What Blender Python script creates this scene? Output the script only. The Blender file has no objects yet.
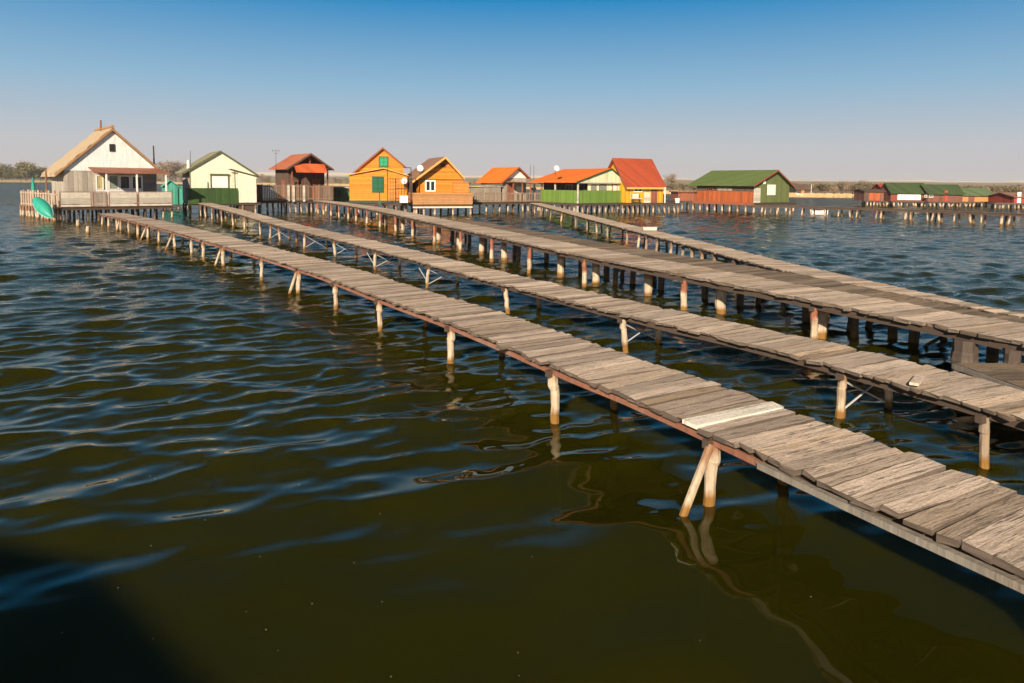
import bpy, math, random
import numpy as np
from mathutils import Vector, Matrix

random.seed(7)
S = bpy.context.scene
C = S.collection
rad = math.radians

# ------------------------------------------------------------------ camera
F = 683.0
PITCH, ROLL, CAMZ = rad(4.0), rad(0.52), 2.8
OFF = math.tan(PITCH) - 158.5 / F
cam = bpy.data.objects.new('camera', bpy.data.cameras.new('camera'))
C.objects.link(cam)
cam.data.lens, cam.data.sensor_width = 24.01, 36.0
cam.data.shift_y = OFF / 1.5
cam.data.clip_end, cam.data.clip_start = 20000, 0.05
RC = Matrix.Rotation(math.pi / 2 - PITCH, 3, 'X') @ Matrix.Rotation(ROLL, 3, 'Z')
cam.matrix_world = Matrix.Translation((0, 0, CAMZ)) @ RC.to_4x4()
S.camera = cam


def ray(u, v):
    return RC @ Vector(((u - 512) / F, (341.5 - v) / F + OFF, -1))


def at(u, v, z=0.0):                       # survey: picture point -> place on a level plane
    d = ray(u, v)
    t = (z - CAMZ) / d.z
    return Vector((d.x * t, d.y * t, z))


def atY(u, v, Y):
    d = ray(u, v)
    t = Y / d.y
    return Vector((d.x * t, Y, CAMZ + d.z * t))


def proj(p):
    q = RC.transposed() @ (Vector(p) - Vector((0, 0, CAMZ)))
    return 512 + F * q.x / -q.z, 341.5 - F * (q.y / -q.z - OFF)


# ------------------------------------------------------------------ materials
def new_mat(name):
    m = bpy.data.materials.new(name)
    m.use_nodes = True
    nt = m.node_tree
    for n in list(nt.nodes):
        nt.nodes.remove(n)
    out = nt.nodes.new('ShaderNodeOutputMaterial')
    b = nt.nodes.new('ShaderNodeBsdfPrincipled')
    nt.links.new(b.outputs[0], out.inputs[0])
    return m, nt, b


class N:
    def __init__(s, nt):
        s.nt = nt

    def n(s, t, **kw):
        o = s.nt.nodes.new('ShaderNode' + t)
        for k, v in kw.items():
            setattr(o, k, v)
        return o

    def link(s, a, b):
        s.nt.links.new(a, b)

    def val(s, sock, v):
        if hasattr(v, 'node'):
            s.link(v, sock)
        else:
            sock.default_value = v

    def math(s, op, a, b=0.0, clamp=False):
        o = s.n('Math', operation=op, use_clamp=clamp)
        s.val(o.inputs[0], a)
        s.val(o.inputs[1], b)
        return o.outputs[0]

    def mapping(s, vec, scale=(1, 1, 1), rot=(0, 0, 0)):
        o = s.n('Mapping')
        s.link(vec, o.inputs[0])
        o.inputs['Scale'].default_value = scale
        o.inputs['Rotation'].default_value = rot
        return o.outputs[0]

    def noise(s, vec, scale, detail=4, rough=0.55, dist=0.0):
        o = s.n('TexNoise')
        s.link(vec, o.inputs['Vector'])
        o.inputs['Scale'].default_value = scale
        o.inputs['Detail'].default_value = detail
        o.inputs['Roughness'].default_value = rough
        o.inputs['Distortion'].default_value = dist
        return o.outputs['Fac']

    def ramp(s, fac, stops, interp='LINEAR'):
        o = s.n('ValToRGB')
        s.link(fac, o.inputs[0])
        cr = o.color_ramp
        cr.interpolation = interp
        while len(cr.elements) < len(stops):
            cr.elements.new(0.5)
        for e, (p, c) in zip(cr.elements, stops):
            e.position = p
            e.color = (*c, 1) if len(c) == 3 else (c[0],) * 3 + (1,)
        return o.outputs[0]

    def mix(s, fac, a, b, blend='MIX'):
        o = s.n('Mix', data_type='RGBA', blend_type=blend)
        s.val(o.inputs[0], fac)
        for k, v in ((6, a), (7, b)):
            if hasattr(v, 'node'):
                s.link(v, o.inputs[k])
            else:
                o.inputs[k].default_value = (*v, 1)
        return o.outputs[2]

    def bump(s, h, strength, dist, normal=None):
        o = s.n('Bump')
        s.link(h, o.inputs['Height'])
        o.inputs['Strength'].default_value = strength
        o.inputs['Distance'].default_value = dist
        if normal is not None:
            s.link(normal, o.inputs['Normal'])
        return o.outputs[0]


def mul(c, k):
    return tuple(min(1, x * k) for x in c)


def paint(name, col, rough=0.7, boards=None, period=0.15, wear=0.35, weary=(0.18, 0.15, 0.12), groove=0.5, metal=0.0):
    """painted or raw surface of real boards / sheets; boards = 'v', 'h' or None"""
    m, nt, b = new_mat(name)
    k = N(nt)
    tc = k.n('TexCoord')
    ob = tc.outputs['Object']
    n1 = k.noise(ob, 1.3, 5, 0.65)
    n2 = k.noise(k.mapping(ob, (9, 9, 1.2) if boards != 'h' else (1.2, 1.2, 9)), 2.0, 4, 0.7)
    base = k.mix(k.ramp(n2, [(.3, (0,)), (.7, (1,))]), mul(col, 0.72), mul(col, 1.12))
    h = n2
    if boards:
        sep = k.n('SeparateXYZ')
        k.link(ob, sep.inputs[0])
        c = sep.outputs[2] if boards == 'h' else k.math('ADD', sep.outputs[0], sep.outputs[1])
        q = k.math('DIVIDE', c, period)
        fl = k.math('FLOOR', q)
        fr = k.math('FRACT', q)
        wn = k.n('TexWhiteNoise', noise_dimensions='1D')
        k.link(fl, wn.inputs['W'])
        tint = k.math('MULTIPLY_ADD', wn.outputs[0], 0.42)
        nt.nodes[tint.node.name].inputs[2].default_value = 0.74
        base = k.mix(1.0, base, tint, 'MULTIPLY')
        edge = k.math('ABSOLUTE', k.math('SUBTRACT', fr, 0.5))
        gr = k.ramp(edge, [(0.0, (1,)), (0.43, (1,)), (0.49, (0,))])
        base = k.mix(groove, base, k.mix(gr, mul(col, 0.35), base))
        h = k.math('ADD', k.math('MULTIPLY', gr, 1.0), k.math('MULTIPLY', n2, 0.25))
    wm = k.ramp(n1, [(0.5, (0,)), (0.75, (1,))])
    base = k.mix(k.math('MULTIPLY', wm, wear), base, weary)
    base = k.mix(k.ramp(k.noise(k.mapping(ob, (5, 5, .7) if boards != 'h' else (5, 5, .7)), 1.0, 4, .7), [(.3, (.45,)), (.55, (0,))]), base, mul(col, .6))
    k.link(base, b.inputs['Base Color'])
    b.inputs['Roughness'].default_value = rough
    b.inputs['Metallic'].default_value = metal
    k.link(k.bump(h, 0.6, 0.02), b.inputs['Normal'])
    return m


def plank_mat(name, dark, mid, light, fine=1.0):
    """weathered boards; UV runs along each board, 'tint' is that board's own tone"""
    m, nt, b = new_mat(name)
    k = N(nt)
    uv = k.n('UVMap').outputs[0]
    at_ = k.n('Attribute', attribute_name='tint')
    g1 = k.noise(k.mapping(uv, (1.6, 26, 1)), 1.0 * fine, 6, 0.7, 0.4)
    g2 = k.noise(k.mapping(uv, (3.0, 110, 1)), 1.0 * fine, 4, 0.7)
    bl = k.noise(k.mapping(uv, (2.2, 5, 1)), 1.7, 5, 0.65)
    c = k.ramp(g1, [(0.25, dark), (0.5, mid), (0.75, light)])
    c = k.mix(k.math('MULTIPLY', bl, 0.75), c, mid)
    tn = k.n('SeparateColor')
    k.link(at_.outputs['Color'], tn.inputs[0])
    c = k.mix(1.0, c, k.math('ADD', k.math('MULTIPLY', tn.outputs[0], 0.62), 0.66), 'MULTIPLY')
    c = k.mix(k.math('MULTIPLY', tn.outputs[1], 0.5), c, (0.42, 0.27, 0.13))
    cr = k.ramp(g2, [(0.30, (0,)), (0.42, (1,))])
    crk = k.math('MULTIPLY', k.math('SUBTRACT', 1.0, cr), k.ramp(bl, [(0.4, (0,)), (0.62, (1,))]))
    c = k.mix(k.math('MULTIPLY', crk, 0.65), c, mul(dark, 0.35))
    bs = k.ramp(k.noise(k.mapping(uv, (7, 14, 1)), 1.0, 3, 0.5), [(0.62, (0,)), (0.75, (1,))])
    c = k.mix(k.math('MULTIPLY', bs, 0.35), c, mul(dark, 0.6))
    g5 = k.noise(k.mapping(uv, (0.55, 17, 1)), 1.0, 3, 0.6)
    ln = k.math('ABSOLUTE', k.math('SUBTRACT', g5, 0.5))
    lnm = k.math('MULTIPLY', k.ramp(ln, [(0.003, (1,)), (0.011, (0,))]), k.ramp(k.noise(k.mapping(uv, (1.4, 3, 1)), 1.0, 2, .5), [(.42, (0,)), (.52, (1,))]))
    c = k.mix(k.math('MULTIPLY', lnm, 0.7), c, mul(dark, 0.2))
    spk = k.noise(k.mapping(uv, (30, 60, 1)), 1.0, 3, 0.7)
    c = k.mix(1.0, c, k.ramp(spk, [(0.3, (.72,)), (0.7, (1.18,))]), 'MULTIPLY')
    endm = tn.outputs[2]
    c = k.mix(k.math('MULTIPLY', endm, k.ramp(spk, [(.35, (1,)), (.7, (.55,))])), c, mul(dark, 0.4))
    k.link(c, b.inputs['Base Color'])
    b.inputs['Roughness'].default_value = 0.9
    hh = k.math('ADD', k.math('ADD', g1, k.math('MULTIPLY', cr, 0.5)), k.math('ADD', k.math('MULTIPLY', spk, .6), k.math('MULTIPLY', lnm, -2.0)))
    k.link(k.bump(hh, 1.0, 0.014), b.inputs['Normal'])
    return m


def post_mat(name, body, top, toplen=0.18, topz=0.55):
    """posts: pale body, rust or bare wood near the head, wet algae line at the water"""
    m, nt, b = new_mat(name)
    k = N(nt)
    geo = k.n('NewGeometry')
    sep = k.n('SeparateXYZ')
    k.link(geo.outputs['Position'], sep.inputs[0])
    v = k.mapping(geo.outputs['Position'], (14, 14, 2.2))
    n1 = k.noise(v, 2.0, 5, 0.7)
    n3 = k.noise(k.mapping(geo.outputs['Position'], (3, 3, 1.5)), 1.0, 4, 0.6)
    c = k.mix(k.ramp(n1, [(.3, (0,)), (.7, (1,))]), mul(body, 0.6), mul(body, 1.22))
    c = k.mix(k.ramp(n3, [(0.48, (0,)), (0.7, (0.65,))]), c, (0.26, 0.17, 0.10))
    z = k.math('ADD', sep.outputs[2], k.math('MULTIPLY', k.math('SUBTRACT', n3, 0.5), 0.35))
    tf = k.n('MapRange')
    k.link(z, tf.inputs[0])
    tf.inputs[1].default_value = topz - toplen
    tf.inputs[2].default_value = topz - toplen + 0.08
    c = k.mix(tf.outputs[0], c, k.mix(n1, mul(top, 0.6), mul(top, 1.4)))
    wf = k.n('MapRange')
    zz = k.math('ADD', sep.outputs[2], k.math('MULTIPLY', k.math('SUBTRACT', n1, 0.5), 0.08))
    k.link(zz, wf.inputs[0])
    wf.inputs[1].default_value = 0.07
    wf.inputs[2].default_value = 0.15
    c = k.mix(wf.outputs[0], (0.22, 0.11, 0.02), c)
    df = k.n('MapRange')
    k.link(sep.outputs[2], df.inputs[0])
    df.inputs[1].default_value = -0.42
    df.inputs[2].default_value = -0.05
    c = k.mix(df.outputs[0], (0.012, 0.013, 0.002), c)      # painted darkening with depth: posts fade out in the murky water
    k.link(c, b.inputs['Base Color'])
    b.inputs['Roughness'].default_value = 0.75
    k.link(k.bump(n1, 0.8, 0.012), b.inputs['Normal'])
    return m


def flat(name, col, rough=0.6, metal=0.0, var=0.25, scale=3.0):
    m, nt, b = new_mat(name)
    k = N(nt)
    tc = k.n('TexCoord')
    n1 = k.noise(tc.outputs['Object'], scale, 5, 0.6)
    k.link(k.mix(n1, mul(col, 1 - var), mul(col, 1 + var)), b.inputs['Base Color'])
    b.inputs['Roughness'].default_value = rough
    b.inputs['Metallic'].default_value = metal
    k.link(k.bump(n1, 0.3, 0.01), b.inputs['Normal'])
    return m


M = {}
M['plank'] = plank_mat('weathered_plank', (0.27, 0.20, 0.155), (0.57, 0.45, 0.36), (0.73, 0.61, 0.50))
M['plank_light'] = plank_mat('sunbleached_plank', (0.33, 0.25, 0.19), (0.62, 0.49, 0.39), (0.75, 0.62, 0.51))
M['plank_dark'] = plank_mat('grey_brown_plank', (0.11, 0.08, 0.06), (0.22, 0.165, 0.12), (0.31, 0.235, 0.17))
M['plank_new'] = plank_mat('whitewashed_plank', (0.62, 0.56, 0.47), (0.76, 0.70, 0.60), (0.85, 0.80, 0.72))
M['rail_iron'] = paint('rusty_angle_iron', (0.27, 0.115, 0.07), 0.75, None, wear=0.5, weary=(0.36, 0.27, 0.2))
M['rail_grey'] = paint('dull_galvanised_rail', (0.30, 0.27, 0.23), 0.6, None, wear=0.6, weary=(0.2, 0.13, 0.09), metal=0.2)
M['beam_dark'] = flat('tarred_beam', (0.075, 0.05, 0.035), 0.85)
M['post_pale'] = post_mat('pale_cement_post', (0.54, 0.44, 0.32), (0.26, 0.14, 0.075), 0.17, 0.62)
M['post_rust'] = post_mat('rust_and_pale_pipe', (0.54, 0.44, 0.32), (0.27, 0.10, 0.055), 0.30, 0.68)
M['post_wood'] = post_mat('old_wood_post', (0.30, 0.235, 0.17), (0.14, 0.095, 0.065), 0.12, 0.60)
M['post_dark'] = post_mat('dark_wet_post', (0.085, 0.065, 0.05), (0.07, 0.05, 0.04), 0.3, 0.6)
M['brace_white'] = flat('dull_white_rod', (0.42, 0.42, 0.41), 0.5)
M['glass'] = flat('dark_window_glass', (0.02, 0.025, 0.03), 0.08, 0, 0.1)
M['white_paint'] = flat('white_paint', (0.78, 0.76, 0.72), 0.55, 0, 0.06)
M['dish_white'] = flat('white_dish_paint', (0.8, 0.8, 0.8), 0.4, 0, 0.04)
M['dark_metal'] = flat('dark_iron', (0.06, 0.05, 0.045), 0.5, 0.4)
M['rust_metal'] = flat('rusty_iron', (0.22, 0.10, 0.05), 0.8, 0.1)


# ------------------------------------------------------------------ mesh builder
class MB:
    def __init__(s):
        s.v, s.f, s.uv, s.t = [], [], [], []

    def quadbox(s, P8, uvs=None, tint=(1, 0, 0)):
        i = len(s.v)
        s.v += [tuple(p) for p in P8]
        s.f += [(i, i + 3, i + 2, i + 1), (i + 4, i + 5, i + 6, i + 7), (i, i + 1, i + 5, i + 4), (i + 1, i + 2, i + 6, i + 5),
                (i + 2, i + 3, i + 7, i + 6), (i + 3, i, i + 4, i + 7)]
        s.t += [tint] * 6
        return s

    def box(s, x0, x1, y0, y1, z0, z1):
        s.quadbox([(x0, y0, z0), (x1, y0, z0), (x1, y1, z0), (x0, y1, z0), (x0, y0, z1), (x1, y0, z1), (x1, y1, z1), (x0, y1, z1)])
        return s

    def bar(s, a, b, w, h, up=(0, 0, 1)):
        """rectangular bar from a to b, w wide sideways, h high"""
        a, b = Vector(a), Vector(b)
        d = (b - a).normalized()
        u = Vector(up)
        if abs(d.dot(u)) > 0.98:
            u = Vector((0, 1, 0))
        r = d.cross(u).normalized()
        u = r.cross(d).normalized()
        r, u = r * w / 2, u * h / 2
        s.quadbox([a - r - u, a + r - u, b + r - u, b - r - u, a - r + u, a + r + u, b + r + u, b - r + u])
        return s

    def tube(s, pts, rs, n=8, caps=True, jag=0.0):
        pts = [Vector(p) for p in pts]
        if not hasattr(rs, '__len__'):
            rs = [rs] * len(pts)
        i0 = len(s.v)
        for k, p in enumerate(pts):
            d = (pts[min(k + 1, len(pts) - 1)] - pts[max(k - 1, 0)]).normalized()
            u = Vector((1, 0, 0)) if abs(d.x) < 0.8 else Vector((0, 1, 0))
            a = d.cross(u).normalized()
            b_ = d.cross(a).normalized()
            for j in range(n):
                th = 2 * math.pi * j / n
                r = rs[k] * (1 + jag * (random.random() - 0.5))
                s.v.append(tuple(p + a * math.cos(th) * r + b_ * math.sin(th) * r))
        for k in range(len(pts) - 1):
            for j in range(n):
                a = i0 + k * n + j
                b_ = i0 + k * n + (j + 1) % n
                s.f.append((a, b_, b_ + n, a + n))
                s.t.append((1, 0, 0))
        if caps:
            s.f.append(tuple(i0 + j for j in range(n))[::-1])
            s.f.append(tuple(i0 + (len(pts) - 1) * n + j for j in range(n)))
            s.t += [(1, 0, 0)] * 2
        return s

    def poly(s, pts, tint=(1, 0, 0)):
        i = len(s.v)
        s.v += [tuple(p) for p in pts]
        s.f.append(tuple(range(i, i + len(pts))))
        s.t.append(tint)
        return s

    def prism(s, prof, axis, a, b):
        """prof: list of 2-D points (p,z) extruded along axis 'x' or 'y' from a to b"""
        def P(p, q):
            return (q, p[0], p[1]) if axis == 'x' else (p[0], q, p[1])
        n = len(prof)
        i = len(s.v)
        s.v += [P(p, a) for p in prof] + [P(p, b) for p in prof]
        s.f.append(tuple(range(i, i + n)))
        s.f.append(tuple(range(i + n, i + 2 * n))[::-1])
        for j in range(n):
            s.f.append((i + j, i + n + j, i + n + (j + 1) % n, i + (j + 1) % n))
        s.t += [(1, 0, 0)] * (n + 2)
        return s

    def build(s, name, mat, parent=None, smooth=False, uvfun=None):
        me = bpy.data.meshes.new(name)
        me.from_pydata(s.v, [], s.f)
        if s.uv:
            ul = me.uv_layers.new(name='UVMap')
            k = 0
            for p in me.polygons:
                for li in p.loop_indices:
                    ul.data[li].uv = s.uv[me.loops[li].vertex_index]
            ca = me.color_attributes.new('tint', 'FLOAT_COLOR', 'CORNER')
            for p in me.polygons:
                t = s.t[p.index]
                for li in p.loop_indices:
                    ca.data[li].color = (*t, 1)
        import bmesh
        bm = bmesh.new()
        bm.from_mesh(me)
        bmesh.ops.recalc_face_normals(bm, faces=bm.faces)
        bm.to_mesh(me)
        bm.free()
        if smooth:
            me.polygons.foreach_set('use_smooth', [True] * len(me.polygons))
        me.materials.append(mat if not isinstance(mat, str) else M[mat])
        o = bpy.data.objects.new(name, me)
        C.objects.link(o)
        if parent is not None:
            o.parent = parent
        return o


def tag(o, label=None, cat=None, group=None, kind=None):
    if label:
        o['label'] = label
    if cat:
        o['category'] = cat
    if group:
        o['group'] = group
    if kind:
        o['kind'] = kind
    return o


def thing(name, label, cat, loc=(0, 0, 0), rz=0.0, group=None):
    o = bpy.data.objects.new(name, None)
    C.objects.link(o)
    o.location = loc
    o.rotation_euler = (0, 0, rz)
    return tag(o, label, cat, group)


def R(a, b=None):
    return random.uniform(-a, a) if b is None else random.uniform(a, b)


# ------------------------------------------------------------------ piers
def smooth_path(pts, step=0.25, win=1.5):
    P = np.array([tuple(p) for p in pts])
    d = np.r_[0, np.cumsum(np.linalg.norm(np.diff(P[:, :2], axis=0), axis=1))]
    s = np.arange(0, d[-1], step)
    Q = np.stack([np.interp(s, d, P[:, i]) for i in range(3)], 1)
    Y = Q[:, 1]
    out = Q.copy()
    for i in range(len(Q)):
        w = max(0.6, win * Y[i] / 9.0)
        w = min(w, s[i] + 0.01, s[-1] - s[i] + 0.01)
        m = np.abs(s - s[i]) <= w
        out[i] = Q[m].mean(0)
    return s, out


class Path:
    """near edge of a deck, running from the far end to the near end"""

    def __init__(self, pts, ext=3.5):
        pts = [Vector(p) for p in pts]
        d = (pts[-1] - pts[-4]).normalized()
        pts.append(pts[-1] + d * ext)
        self.s, self.P = smooth_path(pts)

    def p(self, s):
        return Vector([float(np.interp(s, self.s, self.P[:, i])) for i in range(3)])

    def t(self, s):
        d = self.p(min(s + 0.5, self.s[-1])) - self.p(max(s - 0.5, 0))
        d.z = 0
        return d.normalized()

    def n(self, s):                       # towards the far side of the deck
        t = self.t(s)
        v = Vector((-t.y, t.x, 0))
        return v

    def L(self):
        return float(self.s[-1])

    def s_at_px(self, u):
        us = [proj(p)[0] for p in self.P]
        return float(np.interp(u, us, self.s))


def make_deck(path, width, root, mat, pw=(0.11, 0.19), jit=1.0, thick=0.04, s0=0.0, s1=None, off=0.0, name='deck', skip=None):
    mb = MB()
    s = s0
    s1 = path.L() if s1 is None else s1
    wf = width if callable(width) else (lambda q: width)
    k = 0
    while s < s1:
        w = R(*pw)
        sc = s + w / 2
        c = path.p(sc)
        t, n = path.t(sc), path.n(sc)
        near = c.length < 16
        ns = 7 if near else 2
        L = wf(sc)
        a0 = off - R(-0.022, 0.035) * jit
        a1 = off + L + R(0.04) * jit
        if random.random() < 0.08:
            a0 += R(0.03, 0.08) * jit
        if random.random() < 0.06:
            a0 -= R(0.02, 0.06) * jit
        skew = R(0.03) * jit
        gap = R(0.005, 0.018) * (1 if random.random() < 0.85 else 1.9)
        th = thick * R(0.85, 1.15)
        dz = R(0.006) * jit
        tilt = R(0.007) * jit
        bow = R(0.008) * jit
        hw = w / 2 - gap / 2
        if skip and skip(sc):
            s += w
            continue
        i0 = len(mb.v)
        uo = random.random() * 60
        col = (random.random(), 1.0 if random.random() < 0.05 else random.random() ** 4 * 0.7, 0)
        for j in range(ns + 1):
            f = j / ns
            y = a0 + (a1 - a0) * f
            sh = skew * (f - 0.5) * 2
            bw = bow * (1 - (2 * f - 1) ** 2)
            e = 0.007 if near else 0
            if j in (0, ns):
                e *= 1.8
            for (q, r, v_) in ((-1, 0, 0), (1, 0, 1), (1, 1, 2), (-1, 1, 3)):
                hx = hw * q + sh + R(e)
                hy = y + (R(0.02) if j in (0, ns) and near else 0)
                hz = dz + tilt * q + bw - (0 if r else th) + R(e) * 0.3
                mb.v.append(tuple(c + t * hx + n * hy + Vector((0, 0, hz))))
                mb.uv.append((y + uo, (hx if r else hx + 0.5) + uo))
        for j in range(ns):
            a = i0 + j * 4
            for q in range(4):
                mb.f.append((a + q, a + (q + 1) % 4, a + 4 + (q + 1) % 4, a + 4 + q))
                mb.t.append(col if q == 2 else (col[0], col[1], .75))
        mb.f.append((i0 + 3, i0 + 2, i0 + 1, i0))
        a = i0 + ns * 4
        mb.f.append((a, a + 1, a + 2, a + 3))
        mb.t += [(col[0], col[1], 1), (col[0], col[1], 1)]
        s += w
        k += 1
    return mb.build(name, mat, root)


def make_rail(path, root, mat, o, h, w, top, name, s0=0.0, s1=None, drop=0.0):
    mb = MB()
    s1 = path.L() if s1 is None else s1
    n = max(2, int((s1 - s0) / 0.9))
    pts = []
    for i in range(n + 1):
        s = s0 + (s1 - s0) * i / n
        pts.append((path.p(s) + path.n(s) * o + Vector((0, 0, top + R(0.008)))))
    i0 = 0
    for p_i, p in enumerate(pts):
        s = s0 + (s1 - s0) * p_i / n
        r = path.n(s) * w / 2
        z = Vector((0, 0, h))
        mb.v += [tuple(p - r - z), tuple(p + r - z), tuple(p + r), tuple(p - r)]
    for i in range(n):
        a = i * 4
        for q in range(4):
            mb.f.append((a + q, a + (q + 1) % 4, a + 4 + (q + 1) % 4, a + 4 + q))
    mb.f += [(3, 2, 1, 0), (n * 4, n * 4 + 1, n * 4 + 2, n * 4 + 3)]
    mb.t = [(1, 0, 0)] * len(mb.f)
    return mb.build(name, mat, root)


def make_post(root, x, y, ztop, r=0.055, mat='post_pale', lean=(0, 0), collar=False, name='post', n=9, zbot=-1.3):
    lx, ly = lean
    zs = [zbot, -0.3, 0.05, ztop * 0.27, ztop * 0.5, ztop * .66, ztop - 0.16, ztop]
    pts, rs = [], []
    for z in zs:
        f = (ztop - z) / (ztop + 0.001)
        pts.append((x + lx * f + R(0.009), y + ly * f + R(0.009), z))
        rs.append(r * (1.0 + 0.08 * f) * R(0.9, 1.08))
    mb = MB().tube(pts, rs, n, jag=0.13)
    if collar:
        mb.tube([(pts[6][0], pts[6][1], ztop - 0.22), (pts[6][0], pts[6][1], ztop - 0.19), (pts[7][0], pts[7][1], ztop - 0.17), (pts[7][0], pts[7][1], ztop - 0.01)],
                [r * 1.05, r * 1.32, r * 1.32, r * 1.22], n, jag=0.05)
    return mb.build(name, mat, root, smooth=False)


def bent(path, root, s, width, o0=0.07, o1=0.10, r=0.05, mats=('post_pale', 'post_wood'), drop=0.10, cross=True, collar=False, braces=None, rod=None, lean=0.05, far=True):
    """a pair of posts with its cross-beam; braces: near side raking strut, rod: thin white X"""
    c, t, n = path.p(s), path.t(s), path.n(s)
    zt = c.z - drop
    a = c + n * o0
    b = c + n * (width - o1)
    make_post(root, a.x, a.y, zt, r * R(0.9, 1.1), mats[0], (R(lean), R(lean) * 0.6), collar)
    if far:
        make_post(root, b.x, b.y, zt, r * R(0.85, 1.1), mats[1], (R(lean), R(lean) * 0.6))
    if cross:
        MB().bar((a - n * 0.10).to_tuple()[:2] + (zt - 0.02,), (b + n * 0.08).to_tuple()[:2] + (zt - 0.02,), 0.07, 0.08).build('crossbeam', M['beam_dark'], root)
    if braces:
        e = a + Vector((-braces * 1.27, -braces * .9, 0))
        MB().tube([(a.x - 0.04, a.y - 0.05, zt - 0.02), (e.x, e.y, 0.0), (e.x - braces * 0.2, e.y - 0.03, -0.25)], [r * 0.7, r * 0.75, r * 0.75], 8, jag=0.06).build('brace', M[mats[0]], root)
    if rod:
        for (p, q, z0, z1) in ((a, b, zt - 0.08, 0.06), (b, a, zt - 0.1, 0.08)):
            MB().tube([(p.x, p.y, z0), (q.x, q.y, z1)], 0.013, 5).build('brace', M['brace_white'], root)
        if rod < 2:
            return
        l = a - t * 0.0 + Vector((-0.24, -0.1, 0))
        MB().tube([(l.x, l.y, zt - 0.02), (a.x, a.y, 0.1)], 0.014, 5).build('brace', M['brace_white'], root)


# pier 1 (nearest)
def pier_path(pts, z, ext=3.5):
    return Path([at(u, v, w[0] if w else z) for (u, v, *w) in pts], ext)


root1 = thing('pier', 'nearest and lowest plank pier, with one whitewashed board and a rusty rail under its edge', 'pier', (0, 0, 0))
p1 = pier_path([(99, 213.4, 0.730), (127, 219, 0.738), (166, 229, 0.750), (191, 236, 0.740), (217, 244, 0.730), (260, 255.5, 0.700), (297, 267, 0.689), (330, 277, 0.680), (370, 295, 0.680), (414, 308, 0.680), (447, 321, 0.680), (480, 334, 0.680),
                (551, 366, 0.680), (593, 380, 0.680), (646, 403, 0.680), (699, 425, 0.680), (724, 438, 0.680), (767, 457, 0.680), (800, 471, 0.680), (880, 507, 0.680), (938, 533, 0.680), (968, 546, 0.680), (1003, 561, 0.680), (1024, 570, 0.680)], 0.62)
sw = p1.s_at_px(691)
wp = 1.12
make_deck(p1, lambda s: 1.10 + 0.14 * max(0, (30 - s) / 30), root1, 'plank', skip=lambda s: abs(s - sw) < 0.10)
# the whitewashed board
c, t, n = p1.p(sw), p1.t(sw), p1.n(sw)
mb = MB()
q = 0.09
P8 = [c - t * q - n * 0.02 + Vector((0, 0, -.03)), c + t * q - n * 0.02 + Vector((0, 0, -.03)), c + t * q + n * 1.1 + Vector((0, 0, -.03)), c - t * q * .9 + n * 1.13 + Vector((0, 0, -.03))]
P8 += [p + Vector((0, 0, 0.036)) for p in P8]
mb.quadbox(P8, tint=(.8, 0, 0))
mb.uv = [((Vector(p) - c).dot(n), (Vector(p) - c).dot(t)) for p in mb.v]
tag(mb.build('plank', 'plank_new', root1), 'whitewashed board among the grey ones')
sg = p1.s_at_px(760)
make_rail(p1, root1, 'rail_iron', 0.05, 0.055, 0.03, -0.075, 'side_rail', 0, sg)
make_rail(p1, root1, 'rail_grey', 0.00, 0.05, 0.055, -0.07, 'side_rail', sg)
make_rail(p1, root1, 'beam_dark', 0.16, 0.09, 0.07, -0.05, 'stringer')
make_rail(p1, root1, 'beam_dark', 0.98, 0.09, 0.07, -0.05, 'stringer')
for u, br in [(101, 0), (107, 0), (115, 0), (119, .13), (127, 0), (136, 0), (146, .2), (157, 0), (172, .2), (189, 0), (201, 0), (220.5, .17), (259, 0), (296, .16), (332, 0), (376, 0), (447, 0), (549, 0), (708, .24)]:
    s = p1.s_at_px(u)
    bent(p1, root1, s, 1.12, r=0.050 if u > 140 else 0.06, collar=u > 200, braces=br or None, lean=0.03, mats=('post_pale', 'post_wood'))
for u in (860, 1000):
    s = p1.s_at_px(u)
    b_ = p1.p(s) + p1.n(s) * 0.9
s = p1.s_at_px(1100)
bent(p1, root1, s, 1.12, mats=('post_wood', 'post_wood'))

# pier 2
root2 = thing('pier', 'narrow plank pier second from the viewer, on pale posts with white rod bracing', 'pier', (0, 0, 0))
p2 = pier_path([(195, 202.5, 1.050), (229, 210.6, 0.930), (258, 220, 0.830), (297, 230, 0.760), (336, 239, 0.710), (379, 250, 0.670), (426, 263, 0.651), (477, 277, 0.631), (504, 285, 0.630), (540, 293, 0.630), (555, 297, 0.630), (594, 307, 0.630),
                (680, 328, 0.630), (724, 337, 0.630), (759, 345, 0.630), (840, 366.5, 0.630), (871, 375, 0.630), (908, 384, 0.630), (922, 389, 0.630), (955, 399, 0.630), (984, 408, 0.630), (1024, 420, 0.630)], 0.58)
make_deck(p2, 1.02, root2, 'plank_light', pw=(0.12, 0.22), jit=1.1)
make_rail(p2, root2, 'beam_dark', 0.10, 0.08, 0.06, -0.05, 'stringer')
make_rail(p2, root2, 'beam_dark', 0.90, 0.08, 0.06, -0.05, 'stringer')
for u, rod in [(199, 0), (204, 0), (211, 0), (220, 0), (231, 0), (243, 0), (258, 0), (269, 1), (277, 0), (303, 1), (332, 1), (373, 2), (426, 2), (503, 0), (620, 1), (840, 1), (981, 0), (1120, 0)]:
    s = p2.s_at_px(u)
    bent(p2, root2, s, 1.02, r=0.048, rod=rod, lean=0.05, mats=('post_pale' if u < 900 else 'post_wood', 'post_pale' if rod else 'post_wood'), far=u != 981)
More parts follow.
